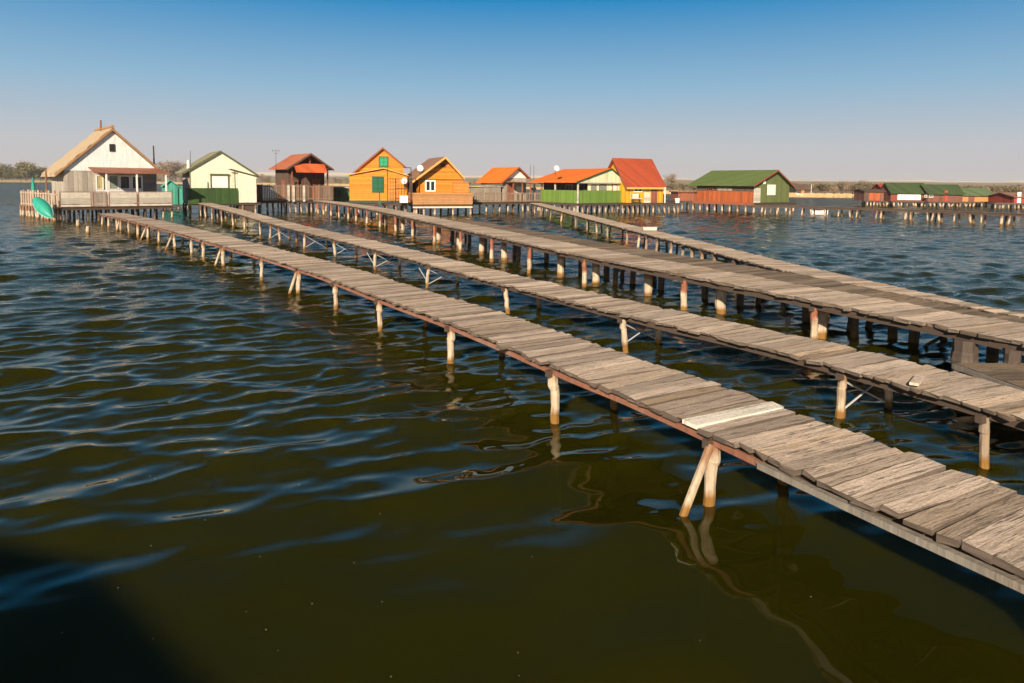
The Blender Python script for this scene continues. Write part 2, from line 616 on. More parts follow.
# the split board end that stands proud of pier 2
s = p2.s_at_px(917)
c, t, n = p2.p(s), p2.t(s), p2.n(s)
mb = MB()
mb.bar(c - n * .05 + Vector((0, 0, .05)), c + n * .38 - t * .22 + Vector((0, 0, .03)), .09, .03)
mb.uv = [((Vector(p) - c).dot(n), (Vector(p) - c).dot(t)) for p in mb.v]
tag(mb.build('loose_plank', 'plank', root2), 'loose split board lying across the planks')

# pier 3, light strip and the dark strip joined to its far side
root3 = thing('pier', 'long sunlit plank pier on thick posts half rust red, third from the viewer', 'pier', (0, 0, 0))
p3 = pier_path([(313, 200.5, 1.130), (346, 204.5, 1.100), (379, 210.5, 1.060), (428, 221.4, 1.000), (477, 232, 0.950), (540, 246, 0.920), (564, 252, 0.902), (608, 260, 0.870), (652, 267.5, 0.839), (680, 274, 0.820), (724, 282, 0.800),
                (768, 291.5, 0.780), (803, 298.5, 0.769), (838, 305, 0.757), (891, 316, 0.750), (922, 322.5, 0.750), (963, 330, 0.750), (1024, 342, 0.750)], 0.74)
W3 = lambda s: 1.22 + 0.12 * min(1, s / 40)
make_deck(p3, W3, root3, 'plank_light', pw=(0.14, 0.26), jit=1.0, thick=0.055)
make_rail(p3, root3, 'beam_dark', 0.10, 0.12, 0.08, -0.055, 'stringer')
make_rail(p3, root3, 'beam_dark', 1.10, 0.12, 0.08, -0.055, 'stringer')
for u in (317, 323, 330, 338, 347, 355, 366, 379, 394, 411, 433, 459, 490, 528, 582, 682, 812, 1010, 1150):
    s = p3.s_at_px(u)
    bent(p3, root3, s, 1.25, r=0.068 if u < 900 else 0.11, mats=('post_rust' if u < 900 else 'post_dark', 'post_dark'), drop=0.14, lean=0.03)
s = p3.s_at_px(962)
c, n = p3.p(s), p3.n(s)
make_post(root3, c.x + n.x * .1, c.y + n.y * .1, .6, 0.16, 'post_dark', n=8)
root3b = thing('pier', 'dull grey brown deck laid along the far side of the sunlit pier', 'pier', (0, 0, 0))
F3 = [p3.p(s) + p3.n(s) * (W3(s) + 0.03) + Vector((0, 0, -0.03)) for s in np.arange(p3.s_at_px(420), p3.L(), 1.0)]
p3b = Path(F3, 0.5)


def w3b(s):
    y = p3b.p(s).y
    return float(np.interp(y, [5, 11, 15, 20, 28, 40, 52], [1.1, 1.15, 1.25, 1.3, 1.05, 1.1, .7]))


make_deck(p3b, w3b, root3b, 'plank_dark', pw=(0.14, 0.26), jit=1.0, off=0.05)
make_rail(p3b, root3b, 'beam_dark', 0.55, 0.1, 0.08, -0.055, 'stringer')
for u, m_ in ((360, 'post_dark'), (372, 'post_pale'), (388, 'post_pale'), (404, 'post_dark'), (422, 'post_pale'), (441, 'post_pale'), (463, 'post_pale'), (484, 'post_pale'), (508, 'post_dark'), (539, 'post_pale'),
              (573, 'post_pale'), (599, 'post_dark'), (625, 'post_pale'), (653, 'post_dark'), (696, 'post_pale'), (731, 'post_dark'), (797, 'post_pale'), (843, 'post_dark'), (884, 'post_dark'), (905, 'post_dark'), (985, 'post_dark'), (1040, 'post_dark')):
    if m_ == 'post_pale':
        s = p3.s_at_px(u + 4)
        c, n = p3.p(s), p3.n(s)
        make_post(root3, c.x + n.x * .62, c.y + n.y * .62, c.z - 0.08, 0.1, m_, (R(.03), R(.03)), collar=u > 700)
    s = p3b.s_at_px(u)
    c, n = p3b.p(s), p3b.n(s)
    make_post(root3b, c.x + n.x * .3, c.y + n.y * .3, c.z - 0.07, 0.08, 'post_dark', (R(.03), R(.03)))
    if u > 440:
        make_post(root3b, c.x + n.x * .95, c.y + n.y * .95, c.z - 0.07, 0.06, 'post_dark', (R(.12), R(.05)))
# bent dark branch wedged under the far deck
s = p3b.s_at_px(928)
c, n = p3b.p(s), p3b.n(s)
MB().tube([c + n * .8 + Vector((.1, 0, -.1)), c + n * .8 + Vector((.05, 0, -.35)), c + n * .7 + Vector((-.05, 0, -.5)), c + n * .6 + Vector((-.3, 0, -.66)), c + n * .6 + Vector((-.5, 0, -.8))], [.04, .035, .03, .03, .02], 7, jag=.2).build('brace', M['post_dark'], root3b)

# pier 4
root4 = thing('pier', 'farthest crooked plank pier, leading to the green railed cabin', 'pier', (0, 0, 0))
p4 = pier_path([(530.5, 203, .95), (551.6, 208.5, .85), (581.5, 217, .77), (595.5, 220.5), (608, 224), (643, 233), (678, 242), (700, 248), (724, 254.6), (759, 265),
                (820, 279), (860, 286.5), (901, 293), (942, 302), (983, 310), (1024, 317)], 0.76, 2.0)


def w4(s):
    y = p4.p(s).y
    return float(np.interp(y, [8, 11, 14, 16, 30], [.25, .3, .75, .98, 1.0]))


make_deck(p4, w4, root4, 'plank_light', pw=(0.12, 0.22), jit=1.0)
sj = p4.s_at_px(800)
make_rail(p4, root4, 'beam_dark', 0.08, 0.09, 0.06, -0.05, 'stringer', 0, sj)
make_rail(p4, root4, 'beam_dark', 0.85, 0.09, 0.06, -0.05, 'stringer', 0, sj)
for i, u in enumerate((534, 540, 550, 561, 575, 586, 595, 606, 626, 638, 645, 656, 670, 681, 690, 700, 712, 733, 757, 782)):
    s = p4.s_at_px(u)
    bent(p4, root4, s, 1.0, r=0.05, mats=('post_wood' if i % 3 else 'post_pale', 'post_dark'), lean=0.07)

# low landing stage at the right edge
rootL = thing('landing_stage', 'low grey board landing stage beside the dark posts at the right edge', 'jetty', (0, 0, 0))
z = 0.42
a, b_, d_ = at(955, 363.5, z), at(1024, 388, z), at(999, 354, z)
tt = (b_ - a).normalized()
nn = Vector((-tt.y, tt.x, 0))
b2 = a + tt * 2.6
pl = Path([a + tt * 0.0, a + tt * .6, a + tt * 1.2, a + tt * 1.9, a + tt * 2.4], 0.3)
make_deck(pl, 1.0, rootL, 'plank_dark', pw=(0.16, 0.22), jit=0.4)
make_rail(pl, rootL, 'rail_grey', -0.03, 0.06, 0.03, -0.0, 'edge_board')
for s in (0.3, 1.3, 2.3):
    for o in (.12, .9):
        p = pl.p(s) + pl.n(s) * o
        make_post(rootL, p.x, p.y, z - .05, .06, 'post_dark')


# ------------------------------------------------------------------ houses
class Frame:
    """a place with its own axes: x along the gable front, y into the house"""

    def __init__(s, px, Y, yaw):
        s.c, s.s = math.cos(rad(yaw)), math.sin(rad(yaw))
        s.yaw = rad(yaw)
        p = atY(px, 183, Y)
        s.X, s.Y = p.x, Y

    def w(s, x, y, z=0):
        return Vector((s.X + x * s.c - y * s.s, s.Y + x * s.s + y * s.c, z))

    def lx(s, px, y=0.0, z=1.5):
        lo, hi = -40, 40
        for _ in range(40):
            m = (lo + hi) / 2
            if proj(s.w(m, y, z))[0] < px:
                lo = m
            else:
                hi = m
        return lo

    def ly(s, px, x=0.0, z=1.5):
        lo, hi = -1.0, 30
        f = lambda m: proj(s.w(x, m, z))[0]
        sg = 1 if f(hi) > f(lo) else -1
        for _ in range(40):
            m = (lo + hi) / 2
            if sg * f(m) < sg * px:
                lo = m
            else:
                hi = m
        return lo

    def z(s, x, y, py):
        p = s.w(x, y)
        a, b = proj((p.x, p.y, 0))[1], proj((p.x, p.y, 5))[1]
        return 5 * (py - a) / (b - a)

    def root(s, name, label, cat, group=None):
        s.o = thing(name, label, cat, (s.X, s.Y, 0), s.yaw, group)
        return s.o


def boxp(name, root, m, x0, x1, y0, y1, z0, z1):
    return MB().box(x0, x1, y0, y1, z0, z1).build(name, m, root)


def gable_wall(root, m, x0, x1, y0, y1, z0, zl, zr, rx, ztop, name='wall'):
    """walls with gables at y0 and y1; eaves zl/zr, ridge at rx height ztop"""
    return MB().prism([(x0, z0), (x1, z0), (x1, zr), (rx, ztop), (x0, zl)], 'y', y0, y1).build(name, m, root)


def gable_roof(root, m, x0, x1, y0, y1, zl, zr, rx, ztop, th=0.07, name='roof'):
    mb = MB()
    mb.prism([(x0, zl), (x0, zl + th), (rx, ztop + th), (rx, ztop)], 'y', y0, y1)
    mb.prism([(rx, ztop), (rx, ztop + th), (x1, zr + th), (x1, zr)], 'y', y0 + .002, y1 - .002)
    return mb.build(name, m, root)


def bargeboard(root, m, x0, x1, y, zl, zr, rx, ztop, h=0.16, t=0.04):
    mb = MB()
    mb.prism([(x0, zl - h * .55), (x0, zl + .09), (rx, ztop + .09), (rx, ztop - h * .6)], 'y', y - t, y)
    mb.prism([(rx, ztop - h * .6), (rx, ztop + .09), (x1, zr + .09), (x1, zr - h * .55)], 'y', y - t + .002, y - .002)
    return mb.build('bargeboard', m, root)


def window(root, x0, x1, z0, z1, fm='white_paint', pm='glass', y=0.0, mull=1, side=None, t=0.06, name='window'):
    """window on the front face (y) or, with side='x', on the left wall x=side plane"""
    mb = MB()

    def bx(a0, a1, d0, d1, b0, b1):
        if side is None:
            mb.box(a0, a1, y + d0, y + d1, b0, b1)
        else:
            mb.box(side + d0, side + d1, a0, a1, b0, b1)
    f = t
    bx(x0, x0 + f, -0.05, 0.02, z0, z1)
    bx(x1 - f, x1, -0.05, 0.02, z0, z1)
    bx(x0 + f, x1 - f, -0.047, 0.02, z1 - f, z1)
    bx(x0 + f, x1 - f, -0.047, 0.02, z0, z0 + f)
    for i in range(mull):
        c = x0 + (x1 - x0) * (i + 1) / (mull + 1)
        bx(c - f / 2, c + f / 2, -0.044, 0.02, z0 + f, z1 - f)
    w = mb.build(name, fm, root)
    mb = MB()
    bx(x0 + f * .7, x1 - f * .7, -0.02, 0.005, z0 + f * .7, z1 - f * .7)
    mb.build('pane', pm, w)
    return w


def panel(root, name, m, x0, x1, z0, z1, y=0.0, d=0.04):
    return MB().box(x0, x1, y - d, y + .01, z0, z1).build(name, m, root)


def posts_row(root, a, b, n, ztop, r=0.07, mat='post_pale', lean=0.06):
    for i in range(n):
        f = i / max(1, n - 1)
        x = a[0] + (b[0] - a[0]) * f + R(.22)
        y = a[1] + (b[1] - a[1]) * f + R(.15)
        make_post(root, x, y, ztop, r * R(.8, 1.15), mat if random.random() < .8 else 'post_wood', (R(lean), R(lean)), n=7)


def platform(root, m, x0, x1, y0, y1, z, th=0.16):
    mb = MB()
    x = x0
    while x < x1 - .05:
        w = min(R(.18, .3), x1 - x)
        mb.box(x, x + w - .012, y0 - R(0, .03), y1, z - .05, z + R(.004))
        x += w
    o = mb.build('deck', m, root)
    MB().box(x0 + .02, x1 - .02, y0 + .03, y0 + .1, z - th - .05, z - .052).box(x0 + .02, x1 - .02, y1 - .1, y1 - .03, z - th - .05, z - .052) \
        .box(x0 + .02, x0 + .09, y0 + .102, y1 - .102, z - th - .05, z - .052).box(x1 - .09, x1 - .02, y0 + .102, y1 - .102, z - th - .05, z - .052).build('joist_frame', 'beam_dark', root)
    return o


def picket(root, a, b, z0, z1, m, step=0.14, w=0.08, jit=0.03, name='railing', rails=True, skip=0.0):
    """picket railing between local points a and b"""
    a, b = Vector((a[0], a[1], 0)), Vector((b[0], b[1], 0))
    L = (b - a).length
    d = (b - a).normalized()
    mb = MB()
    s = 0
    while s < L:
        if random.random() >= skip:
            p = a + d * s
            q = p + d * w
            r = Vector((d.y, -d.x, 0)) * .012
            zt = z1 + R(jit)
            mb.quadbox([p + r + Vector((0, 0, z0)), q + r + Vector((0, 0, z0)), q - r + Vector((0, 0, z0)), p - r + Vector((0, 0, z0)),
                        p + r + Vector((0, 0, zt)), q + r + Vector((0, 0, zt)), q - r + Vector((0, 0, zt)), p - r + Vector((0, 0, zt))])
        s += step
    if rails:
        r = Vector((d.y, -d.x, 0)) * -.04
        for z in (z0 + .15, z1 - .15):
            mb.bar(a + r + Vector((0, 0, z)), b + r + Vector((0, 0, z)), .04, .07)
    return mb.build(name, m, root)


def dish(root, x, y, z, r=0.25, face=(0.2, -1, .35), arm=True):
    d = Vector(face).normalized()
    c = Vector((x, y, z))
    u = d.cross(Vector((0, 0, 1))).normalized()
    v = u.cross(d).normalized()
    mb = MB()
    rings, n = 4, 16
    for side in (0, .015):
        base = len(mb.v)
        for i in range(rings + 1):
            rr = r * i / rings
            for j in range(n):
                th = 2 * math.pi * j / n
                mb.v.append(tuple(c + u * rr * math.cos(th) + v * rr * math.sin(th) * 1.05 + d * (rr * rr * .45 / r - side)))
        for i in range(rings):
            for j in range(n):
                a = base + i * n + j
                b_ = base + i * n + (j + 1) % n
                mb.f.append((a, b_, b_ + n, a + n))
                mb.t.append((1, 0, 0))
    o = mb.build('satellite_dish', 'dish_white', root, smooth=True)
    MB().tube([c - d * .05, c - d * .2 - Vector((0, 0, .1)), c - d * .2 - Vector((0, 0, .6))], .025, 6).build('bracket', M['dark_metal'], o)
    MB().tube([c - v * r * .9, c + d * r * .8 - v * .1], .012, 5).tube([c + d * r * .8 - v * .1, c + d * r * .9], .04, 8).build('feed_arm', M['dark_metal'], o)
    return o


def pole(root, name, x, y, z0, z1, r=.035, m='rust_metal'):
    return MB().tube([(x, y, z0), (x + R(.02), y, z1)], [r, r * .8], 7).build(name, M[m], root)


# ---- 1: thatched white cabin -----------------------------------------------------------
M['thatch'] = paint('reed_thatch', (0.47, 0.36, 0.235), 0.95, None, wear=0.8, weary=(0.33, 0.24, 0.15))
M['thatch_edge'] = paint('reed_thatch_edge', (0.42, 0.22, 0.09), 0.95, None)
M['plaster_white'] = paint('white_plaster', (0.88, 0.86, 0.83), 0.85, None, wear=.04, weary=(.7, .66, .6))
M['grey_boards'] = paint('grey_beige_boards', (0.46, 0.41, 0.34), 0.8, 'v', 0.28, wear=.25)
M['grey_dark'] = paint('dull_grey_render', (0.22, 0.21, 0.20), 0.85, 'h', 0.2, wear=.2)
M['rust_roof'] = paint('rusty_sheet_roof', (0.30, 0.12, 0.07), 0.7, 'v', 0.3, wear=.5, weary=(.42, .22, .13))
M['cream_board'] = paint('cream_board', (0.66, 0.60, 0.50), 0.75, 'h', 0.3, wear=.25, groove=.3)
M['rail_frame'] = flat('red_brown_frame', (0.28, 0.15, 0.11), 0.7)
M['mesh_panel'] = paint('lattice_panel', (0.40, 0.33, 0.26), 0.85, 'v', 0.08, wear=.4)
M['brown_picket'] = paint('brown_weathered_picket', (0.33, 0.22, 0.15), 0.85, 'v', .2, wear=.4, weary=(.4, .3, .22))
M['side_picket'] = paint('pale_tan_side_boards', (0.56, 0.42, 0.31), 0.85, 'v', .2, wear=.4, weary=(.35, .24, .17))
M['yellow_curtain'] = paint('yellow_curtain', (0.62, 0.52, 0.22), 0.9, 'v', .1, wear=0)
M['green_grey'] = flat('grey_green_curtain', (0.22, 0.25, 0.20), .8)

h = Frame(64, 46.5, 42)
ro = h.root('thatched_cabin', 'white gabled cabin with a reed thatch roof on a stilted deck, at the far left', 'cabin')
W = h.lx(157)
zf = 0.95
ze = h.z(W, 0, 168.5)
rx = h.lx(112, 0, 6)
zr = h.z(rx, -.4, 129.5)
D = 5.0
gable_wall(ro, 'grey_boards', 0, W, 0, D, zf, ze - .25, ze - .25, W / 2, ze - .24)
gx = .55
zl = h.z(-.3, 0, 173)
sl = (zr - zl) / (rx + .35)
mbx = MB().prism([(0.0, ze - .24), (W, ze - .24), (W, zr - sl * (W - rx) - .12), (rx, zr - .12), (0, zr - sl * rx - .12)], 'y', -.03, D)
mbx.build('gable', 'plaster_white', ro)
# thick reed roof, built of two slabs with a ragged surface
def thatch_slab(xa, za, xb, zb, y0, y1, th):
    mb = MB()
    nx, ny = 14, 16
    for k_, sgn in ((0, 0), (1, th)):
        for i in range(nx + 1):
            for j in range(ny + 1):
                fx, fy = i / nx, j / ny
                jj = (R(.035) if sgn else 0)
                ey = R(.05) if j in (0, ny) else 0
                ex = R(.06) if i == 0 else 0
                mb.v.append((xa + (xb - xa) * fx + ex, y0 + (y1 - y0) * fy + ey, za + (zb - za) * fx + sgn + jj))
    n1 = (nx + 1) * (ny + 1)
    idx = lambda i, j, q: q * n1 + i * (ny + 1) + j
    for i in range(nx):
        for j in range(ny):
            for q in (0, 1):
                mb.f.append((idx(i, j, q), idx(i + 1, j, q), idx(i + 1, j + 1, q), idx(i, j + 1, q)))
    for i in range(nx):
        for j in (0, ny):
            mb.f.append((idx(i, j, 0), idx(i + 1, j, 0), idx(i + 1, j, 1), idx(i, j, 1)))
    for j in range(ny):
        for i in (0, nx):
            mb.f.append((idx(i, j, 0), idx(i, j + 1, 0), idx(i, j + 1, 1), idx(i, j, 1)))
    mb.t = [(1, 0, 0)] * len(mb.f)
    return mb
ov = .55
mb = thatch_slab(-ov, zr - sl * (rx + ov) - .05, rx, zr - .05, -.14, D + .5, .22)
m2 = thatch_slab(W + .25, zr - sl * (W + .25 - rx) - .05, rx, zr - .05, -.14, D + .5, .2)
n0 = len(mb.v)
mb.v += m2.v
mb.f += [tuple(i + n0 for i in f_) for f_ in m2.f]
mb.t += m2.t
roof = mb.build('roof', 'thatch', ro)
MB().tube([(rx, -.3, zr + .2), (rx, D + .3, zr + .22)], .1, 8, jag=.2).build('ridge_cap', M['thatch_edge'], roof)
bargeboard(ro, 'thatch_edge', -ov + .1, W + .2, -.17, zr - sl * (rx + ov - .1), zr - sl * (W + .2 - rx), rx, zr, h=.12)
pole(ro, 'chimney', rx - .1, 3.0, zr, zr + .85, .07, 'rust_metal')
xx = h.lx(156, -.2)
pole(ro, 'stove_pipe', h.lx(155, 1.5), 1.5, h.z(W, 1.5, 169), h.z(W, 1.5, 145.5), .06, 'dark_metal')
z0, z1 = h.z(rx, 0, 151.5), h.z(rx, 0, 144)
window(ro, h.lx(109.2, 0, 5), h.lx(114.6, 0, 5), z0, z1, 'dark_metal', y=-.03, mull=1, t=.05)
# veranda: rusty awning roof on white posts
ya = -1.55
zaw = h.z(h.lx(110), 0, 167.2)
xa0, xa1 = h.lx(89), h.lx(157) + .1
zal = h.z(h.lx(120, ya), ya, 172.5)
mb = MB()
xb0, xb1 = h.lx(95, ya), h.lx(172, ya)
th = .06
mb.quadbox([(xb0, ya, zal - th), (xb1, ya, zal - th), (xa1, -.035, zaw - th), (xa0, -.035, zaw - th), (xb0, ya, zal), (xb1, ya, zal), (xa1, -.035, zaw), (xa0, -.035, zaw)])
mb.build('awning_roof', 'rust_roof', ro)
for u in (107, 137.4, 166.4):
    x = h.lx(u, ya + .1)
    MB().box(x - .05, x + .05, ya + .06, ya + .16, zf, zal + .0).build('awning_post', 'white_paint', ro)
zs0, zs1 = h.z(h.lx(120), 0, 189.5), h.z(h.lx(120), 0, 175)
window(ro, h.lx(96.5), h.lx(104), zs0, zs1, pm='yellow_curtain', mull=0)
window(ro, h.lx(109), h.lx(119), zs0, zs1, pm='green_grey', mull=0)
window(ro, h.lx(119.5), h.lx(131), zs0, zs1, mull=0, t=.1)
window(ro, h.lx(131.5), h.lx(143), zs0, zs1, mull=0, t=.1)
panel(ro, 'render_panel', 'grey_dark', h.lx(143.5), W - .01, zf, ze - .3, d=.02)
panel(ro, 'lower_wall', 'white_paint', h.lx(96.5), h.lx(143), zf, zs0 - .02, d=.02)
# deck: front strip, and the part that runs away to the left
yd = -1.75
xl, xr = h.lx(58, yd), h.lx(173, yd)
platform(ro, 'plank_dark' if False else M['plank_dark'], xl, xr, yd, 0.0, zf)
MB().box(-0.0, W, 0.003, D, zf - .16, zf - .01).build('floor_slab', 'beam_dark', ro)
zt = zf + 1.0
def solid_rail(root, a, b, z0, z1, m, fm):
    a, b = Vector((a[0], a[1], 0)), Vector((b[0], b[1], 0))
    mb = MB().bar(a + Vector((0, 0, z0 + .18)), b + Vector((0, 0, z0 + .18)), .05, .05).bar(a + Vector((0, 0, z1)), b + Vector((0, 0, z1)), .07, .05) \
        .bar(a + Vector((0, 0, z0)), a + Vector((0, 0, z1 - .027)), .05, .05).bar(b + Vector((0, 0, z0)), b + Vector((0, 0, z1 - .027)), .05, .05)
    r = mb.build('railing', fm, root)
    d = (b - a).normalized() * .03
    MB().bar(a + d + Vector((0, 0, (z0 + z1) / 2 + .09)), b - d + Vector((0, 0, (z0 + z1) / 2 + .09)), .02, z1 - z0 - .26).build('infill_board', m, r)
    MB().bar(a + d + Vector((0, 0, z0 + .08)), b - d + Vector((0, 0, z0 + .08)), .02, .12).build('kick_board', m, r)
for (u0, u1, m_) in ((60, 91, 'cream_board'), (93, 107, 'mesh_panel'), (109, 137, 'cream_board'), (138.5, 172, 'cream_board')):
    solid_rail(ro, (h.lx(u0, yd), yd), (h.lx(u1, yd), yd), zf, zt, m_, 'rail_frame')
xg = h.lx(172, yd)
solid_rail(ro, (xg, yd + .05), (xg, -.2), zf, zt, 'cream_board', 'rail_frame')
# left wing of the deck
def tolocal(h, p):
    dx, dy = p.x - h.X, p.y - h.Y
    return (dx * h.c + dy * h.s, -dx * h.s + dy * h.c)
A = tolocal(h, h.w(xl, yd))
B = tolocal(h, at(21, 203.5, zf))
mid = ((A[0] + B[0]) / 2, (A[1] + B[1]) / 2)
MB().poly([(A[0], A[1], zf), (B[0], B[1], zf), (B[0] + 1.2, B[1] + 1.6, zf), (0, D, zf), (0, 0, zf), (0, yd, zf)]).poly([(A[0], A[1], zf - .15), (B[0], B[1], zf - .15), (B[0] + 1.2, B[1] + 1.6, zf - .15), (0, D, zf - .15), (0, 0, zf - .15), (0, yd, zf - .15)]).build('side_deck', 'beam_dark', ro)
picket(ro, A, B, zf - .12, zf + .98, 'side_picket', step=.62, w=.34, jit=.1)
pd = (Vector(B) - Vector(A))
for i in range(6):
    f_ = (i + .5) / 6
    p = Vector(A) + pd * f_
    MB().bar((p.x + .02, p.y - .03, zf - .2), (p.x + .02, p.y - .03, zf + 1.08), .08, .08).build('railing_post', 'rail_frame', ro)
for i in range(13):
    f_ = i / 12
    p = Vector(A) + pd * f_
    make_post(ro, p.x, p.y + .1, zf - .14, .085, 'post_pale', (R(.08), R(.08)), n=7)
for i in range(13):
    x = xl + (xr - xl) * i / 12
    make_post(ro, x, yd + .3, zf - .2, .06, 'post_pale' if i in (0, 1, 6, 11, 12) else 'post_dark', (R(.04), 0), n=7)
for yy in (0.2, 1.8, 3.4):
    for i in range(8):
        make_post(ro, W * i / 7, yy, zf - .15, .07, 'post_dark', (R(.04), 0), n=6)

# turquoise tarp covered boat hull hanging against the side deck, furled parasol, rusty stake
M['turquoise'] = paint('turquoise_hull_paint', (0.03, 0.36, 0.27), 0.45, None, wear=.15, weary=(.3, .6, .55))
M['turq_light'] = paint('pale_turquoise_paint', (0.22, 0.55, 0.50), 0.5, None, wear=.1, weary=(.3, .5, .45))
g = Vector(at(44, 214, 0.0))
bt = thing('rowing_boat', 'turquoise rowing boat hung nose down against the left deck of the thatched cabin', 'boat', (0, 0, 0))
pa, pb = atY(36.5, 200, 44.3), atY(52, 217.5, 43.3)
ax = (pb - pa)
Lb = ax.length
ax.normalize()
vd = Vector((pa.x, pa.y, 0)).normalized()
upv = (vd - ax * vd.dot(ax)).normalized()
sd = ax.cross(upv).normalized()
def hull(scale, thick):
    mb = MB()
    n, m_ = 14, 10
    for i in range(n + 1):
        f_ = i / n
        wd = .38 * (math.sin(math.pi * min(1, (f_ * .86 + .14))) ** .6) * scale
        dp = .34 * (math.sin(math.pi * min(1, (f_ * .8 + .2))) ** .5) * scale
        if i == n:
            wd, dp = .03, .06
        for j in range(m_ + 1):
            th = math.pi * j / m_
            p = pa + ax * (Lb * f_) + sd * (math.cos(th) * wd) - upv * (math.sin(th) * dp)
            mb.v.append(tuple(p))
    for i in range(n):
        for j in range(m_):
            a = i * (m_ + 1) + j
            mb.f.append((a, a + 1, a + m_ + 2, a + m_ + 1))
    mb.f.append(tuple(range(m_ + 1)))
    mb.t = [(1, 0, 0)] * len(mb.f)
    return mb
hb = hull(1, .03)
hb.build('hull', 'turquoise', bt, smooth=True)
MB().tube([pa + ax * (Lb * i / 12) + sd * (.40 * (math.sin(math.pi * min(1, (i / 12 * .86 + .14))) ** .6)) for i in range(13)], .03, 6).tube([pa + ax * (Lb * i / 12) - sd * (.40 * (math.sin(math.pi * min(1, (i / 12 * .86 + .14))) ** .6)) for i in range(13)], .03, 6).build('gunwale', M['turq_light'], bt)
MB().bar(pa + ax * .5 + sd * .45, pa + ax * .5 - sd * .45, .2, .03).build('thwart', 'turq_light', bt)

pp = atY(33, 190, 50)
um = thing('parasol', 'furled turquoise parasol standing on the left deck of the thatched cabin', 'parasol', (pp.x, pp.y, zf))
hh_ = atY(33, 177, 50).z - zf
MB().tube([(0, 0, 0), (0, 0, hh_)], .025, 7).build('pole', M['dark_metal'], um)
MB().tube([(0, 0, .5), (0, 0, .6), (.03, 0, 1.1), (0, .02, hh_ - .2), (0, 0, hh_)], [.04, .13, .12, .07, .02], 9, jag=.35).build('canopy', M['turquoise'], um)
MB().tube([(0, 0, 0), (0, 0, .06)], [.25, .22], 12).build('base', M['grey_dark'], um)
pp = atY(47, 203, 47)
st = thing('iron_stake', 'tall rusty iron stake standing by the left deck of the thatched cabin', 'stake', (pp.x, pp.y, 0))
MB().tube([(0, 0, -1), (0.02, 0, 1.5), (0, 0, atY(47, 170, 47).z)], [.07, .06, .05], 7).build('shaft', M['rust_metal'], st)
MB().tube([(0, 0, 1.9), (.02, 0, 1.98), (0, 0, 2.1)], [.06, .12, .06], 8).build('collar', M['rust_metal'], st)
for u, v, hh_, lb in ((78, 227, .42, 'short pale stump in the water below the thatched cabin, nearer its deck'), (88, 233.5, .38, 'short pale stump farther out in the water before the thatched cabin')):
    p = at(u, v, 0)
    o = MB().tube([(0, 0, -1), (0, 0, .2), (.02, 0, hh_)], [.12, .1, .09], 8, jag=.12).build('mooring_stump', M['post_pale'])
    o.location = p
    tag(o, lb, 'stump')

# ---- teal hut between first and second cabin -------------------------------------------
M['teal'] = paint('teal_boards', (0.06, 0.36, 0.27), .7, 'v', .25, wear=.2, weary=(.25, .4, .33))
M['teal_roof'] = paint('pale_teal_roof', (0.10, 0.42, 0.33), .7, 'v', .3, wear=.2, weary=(.25, .4, .33))
h = Frame(163, 64, 30)
ro = h.root('teal_hut', 'small teal green hut half hidden between the thatched cabin and the cream cabin', 'hut')
W = h.lx(178)
gable_wall(ro, 'teal', 0, W, 0, 2.5, .5, h.z(0, 0, 187), h.z(W, 0, 187), W / 2, h.z(W / 2, 0, 181))
gable_roof(ro, 'teal_roof', -.1, W + .1, -.15, 2.6, h.z(0, 0, 187), h.z(W, 0, 187), W / 2, h.z(W / 2, 0, 180.5))
bb = h.lx(188)
boxp('lean_to', ro, 'teal', W + .01, bb, .1, 2, .5, h.z(bb, 0, 186))
boxp('deck', ro, 'beam_dark', -.2, bb + .2, -.4, 2.7, .38, .495)
panel(ro, 'door', 'teal_roof', W * .3, W * .6, .5, 2.0)
posts_row(ro, (-.1, -.2), (bb, -.2), 6, .38, .06)

# ---- 2: cream cabin with green parapet -------------------------------------------------
M['cream'] = paint('cream_wall_paint', (0.86, 0.80, 0.62), .8, None, wear=.05, weary=(.7, .65, .45))
M['cream_side'] = paint('pinkish_side_boards', (0.45, 0.36, 0.30), .8, 'v', .2)
M['green_sheet'] = paint('deep_green_sheet', (0.035, 0.085, 0.015), .6, 'v', .22, wear=.15, weary=(.1, .14, .06))
M['moss_trim'] = paint('dark_olive_trim', (0.10, 0.12, 0.05), .8, None)
M['moss_roof'] = paint('grey_green_roof', (0.28, 0.27, 0.16), .85, 'v', .25, wear=.5, weary=(.36, .32, .2))
h = Frame(191, 54, 33)
ro = h.root('cream_cabin', 'cream gabled cabin with a deep green parapet and closed white shutter', 'cabin')
W = h.lx(257)
zf = 1.05
D = 4.6
rx = h.lx(220.3, 0, 5)
zr = h.z(rx, -.2, 151.5)
zl, zrr = h.z(0, 0, 169), h.z(W, 0, 175.5)
gable_wall(ro, 'cream', 0, W, 0, D, zf, zl, zrr, rx, zr - .08)
slp = (zr - zl) / rx
gable_roof(ro, 'moss_roof', -.55, W + .15, -.1, D + .3, zl - slp * .55 + .03, zrr - .03, rx, zr, .08)
bargeboard(ro, 'moss_trim', -.55, W + .15, -.105, zl - slp * .55 + .02, zrr - .04, rx, zr, .14)
boxp('side_cladding', ro, 'cream_side', -.025, -.003, .02, D - .02, zf, zl - .12)
x0, x1 = h.lx(212), h.lx(228)
z0, z1 = h.z(x0, 0, 187.5), h.z(x0, 0, 175.5)
sh = panel(ro, 'roller_shutter', 'white_paint', x0, x1, z0, z1, d=.05)
MB().box(x0 - .12, x1 + .12, -.12, .01, z1 + .01, z1 + .16).box(x0 - .1, x0 - .015, -.08, .01, z0, z1 + .005).box(x1 + .015, x1 + .1, -.08, .01, z0, z1 + .005).build('shutter_frame', 'moss_trim', sh)
yd = -1.5
xp0, xp1 = h.lx(188, yd), h.lx(238, yd)
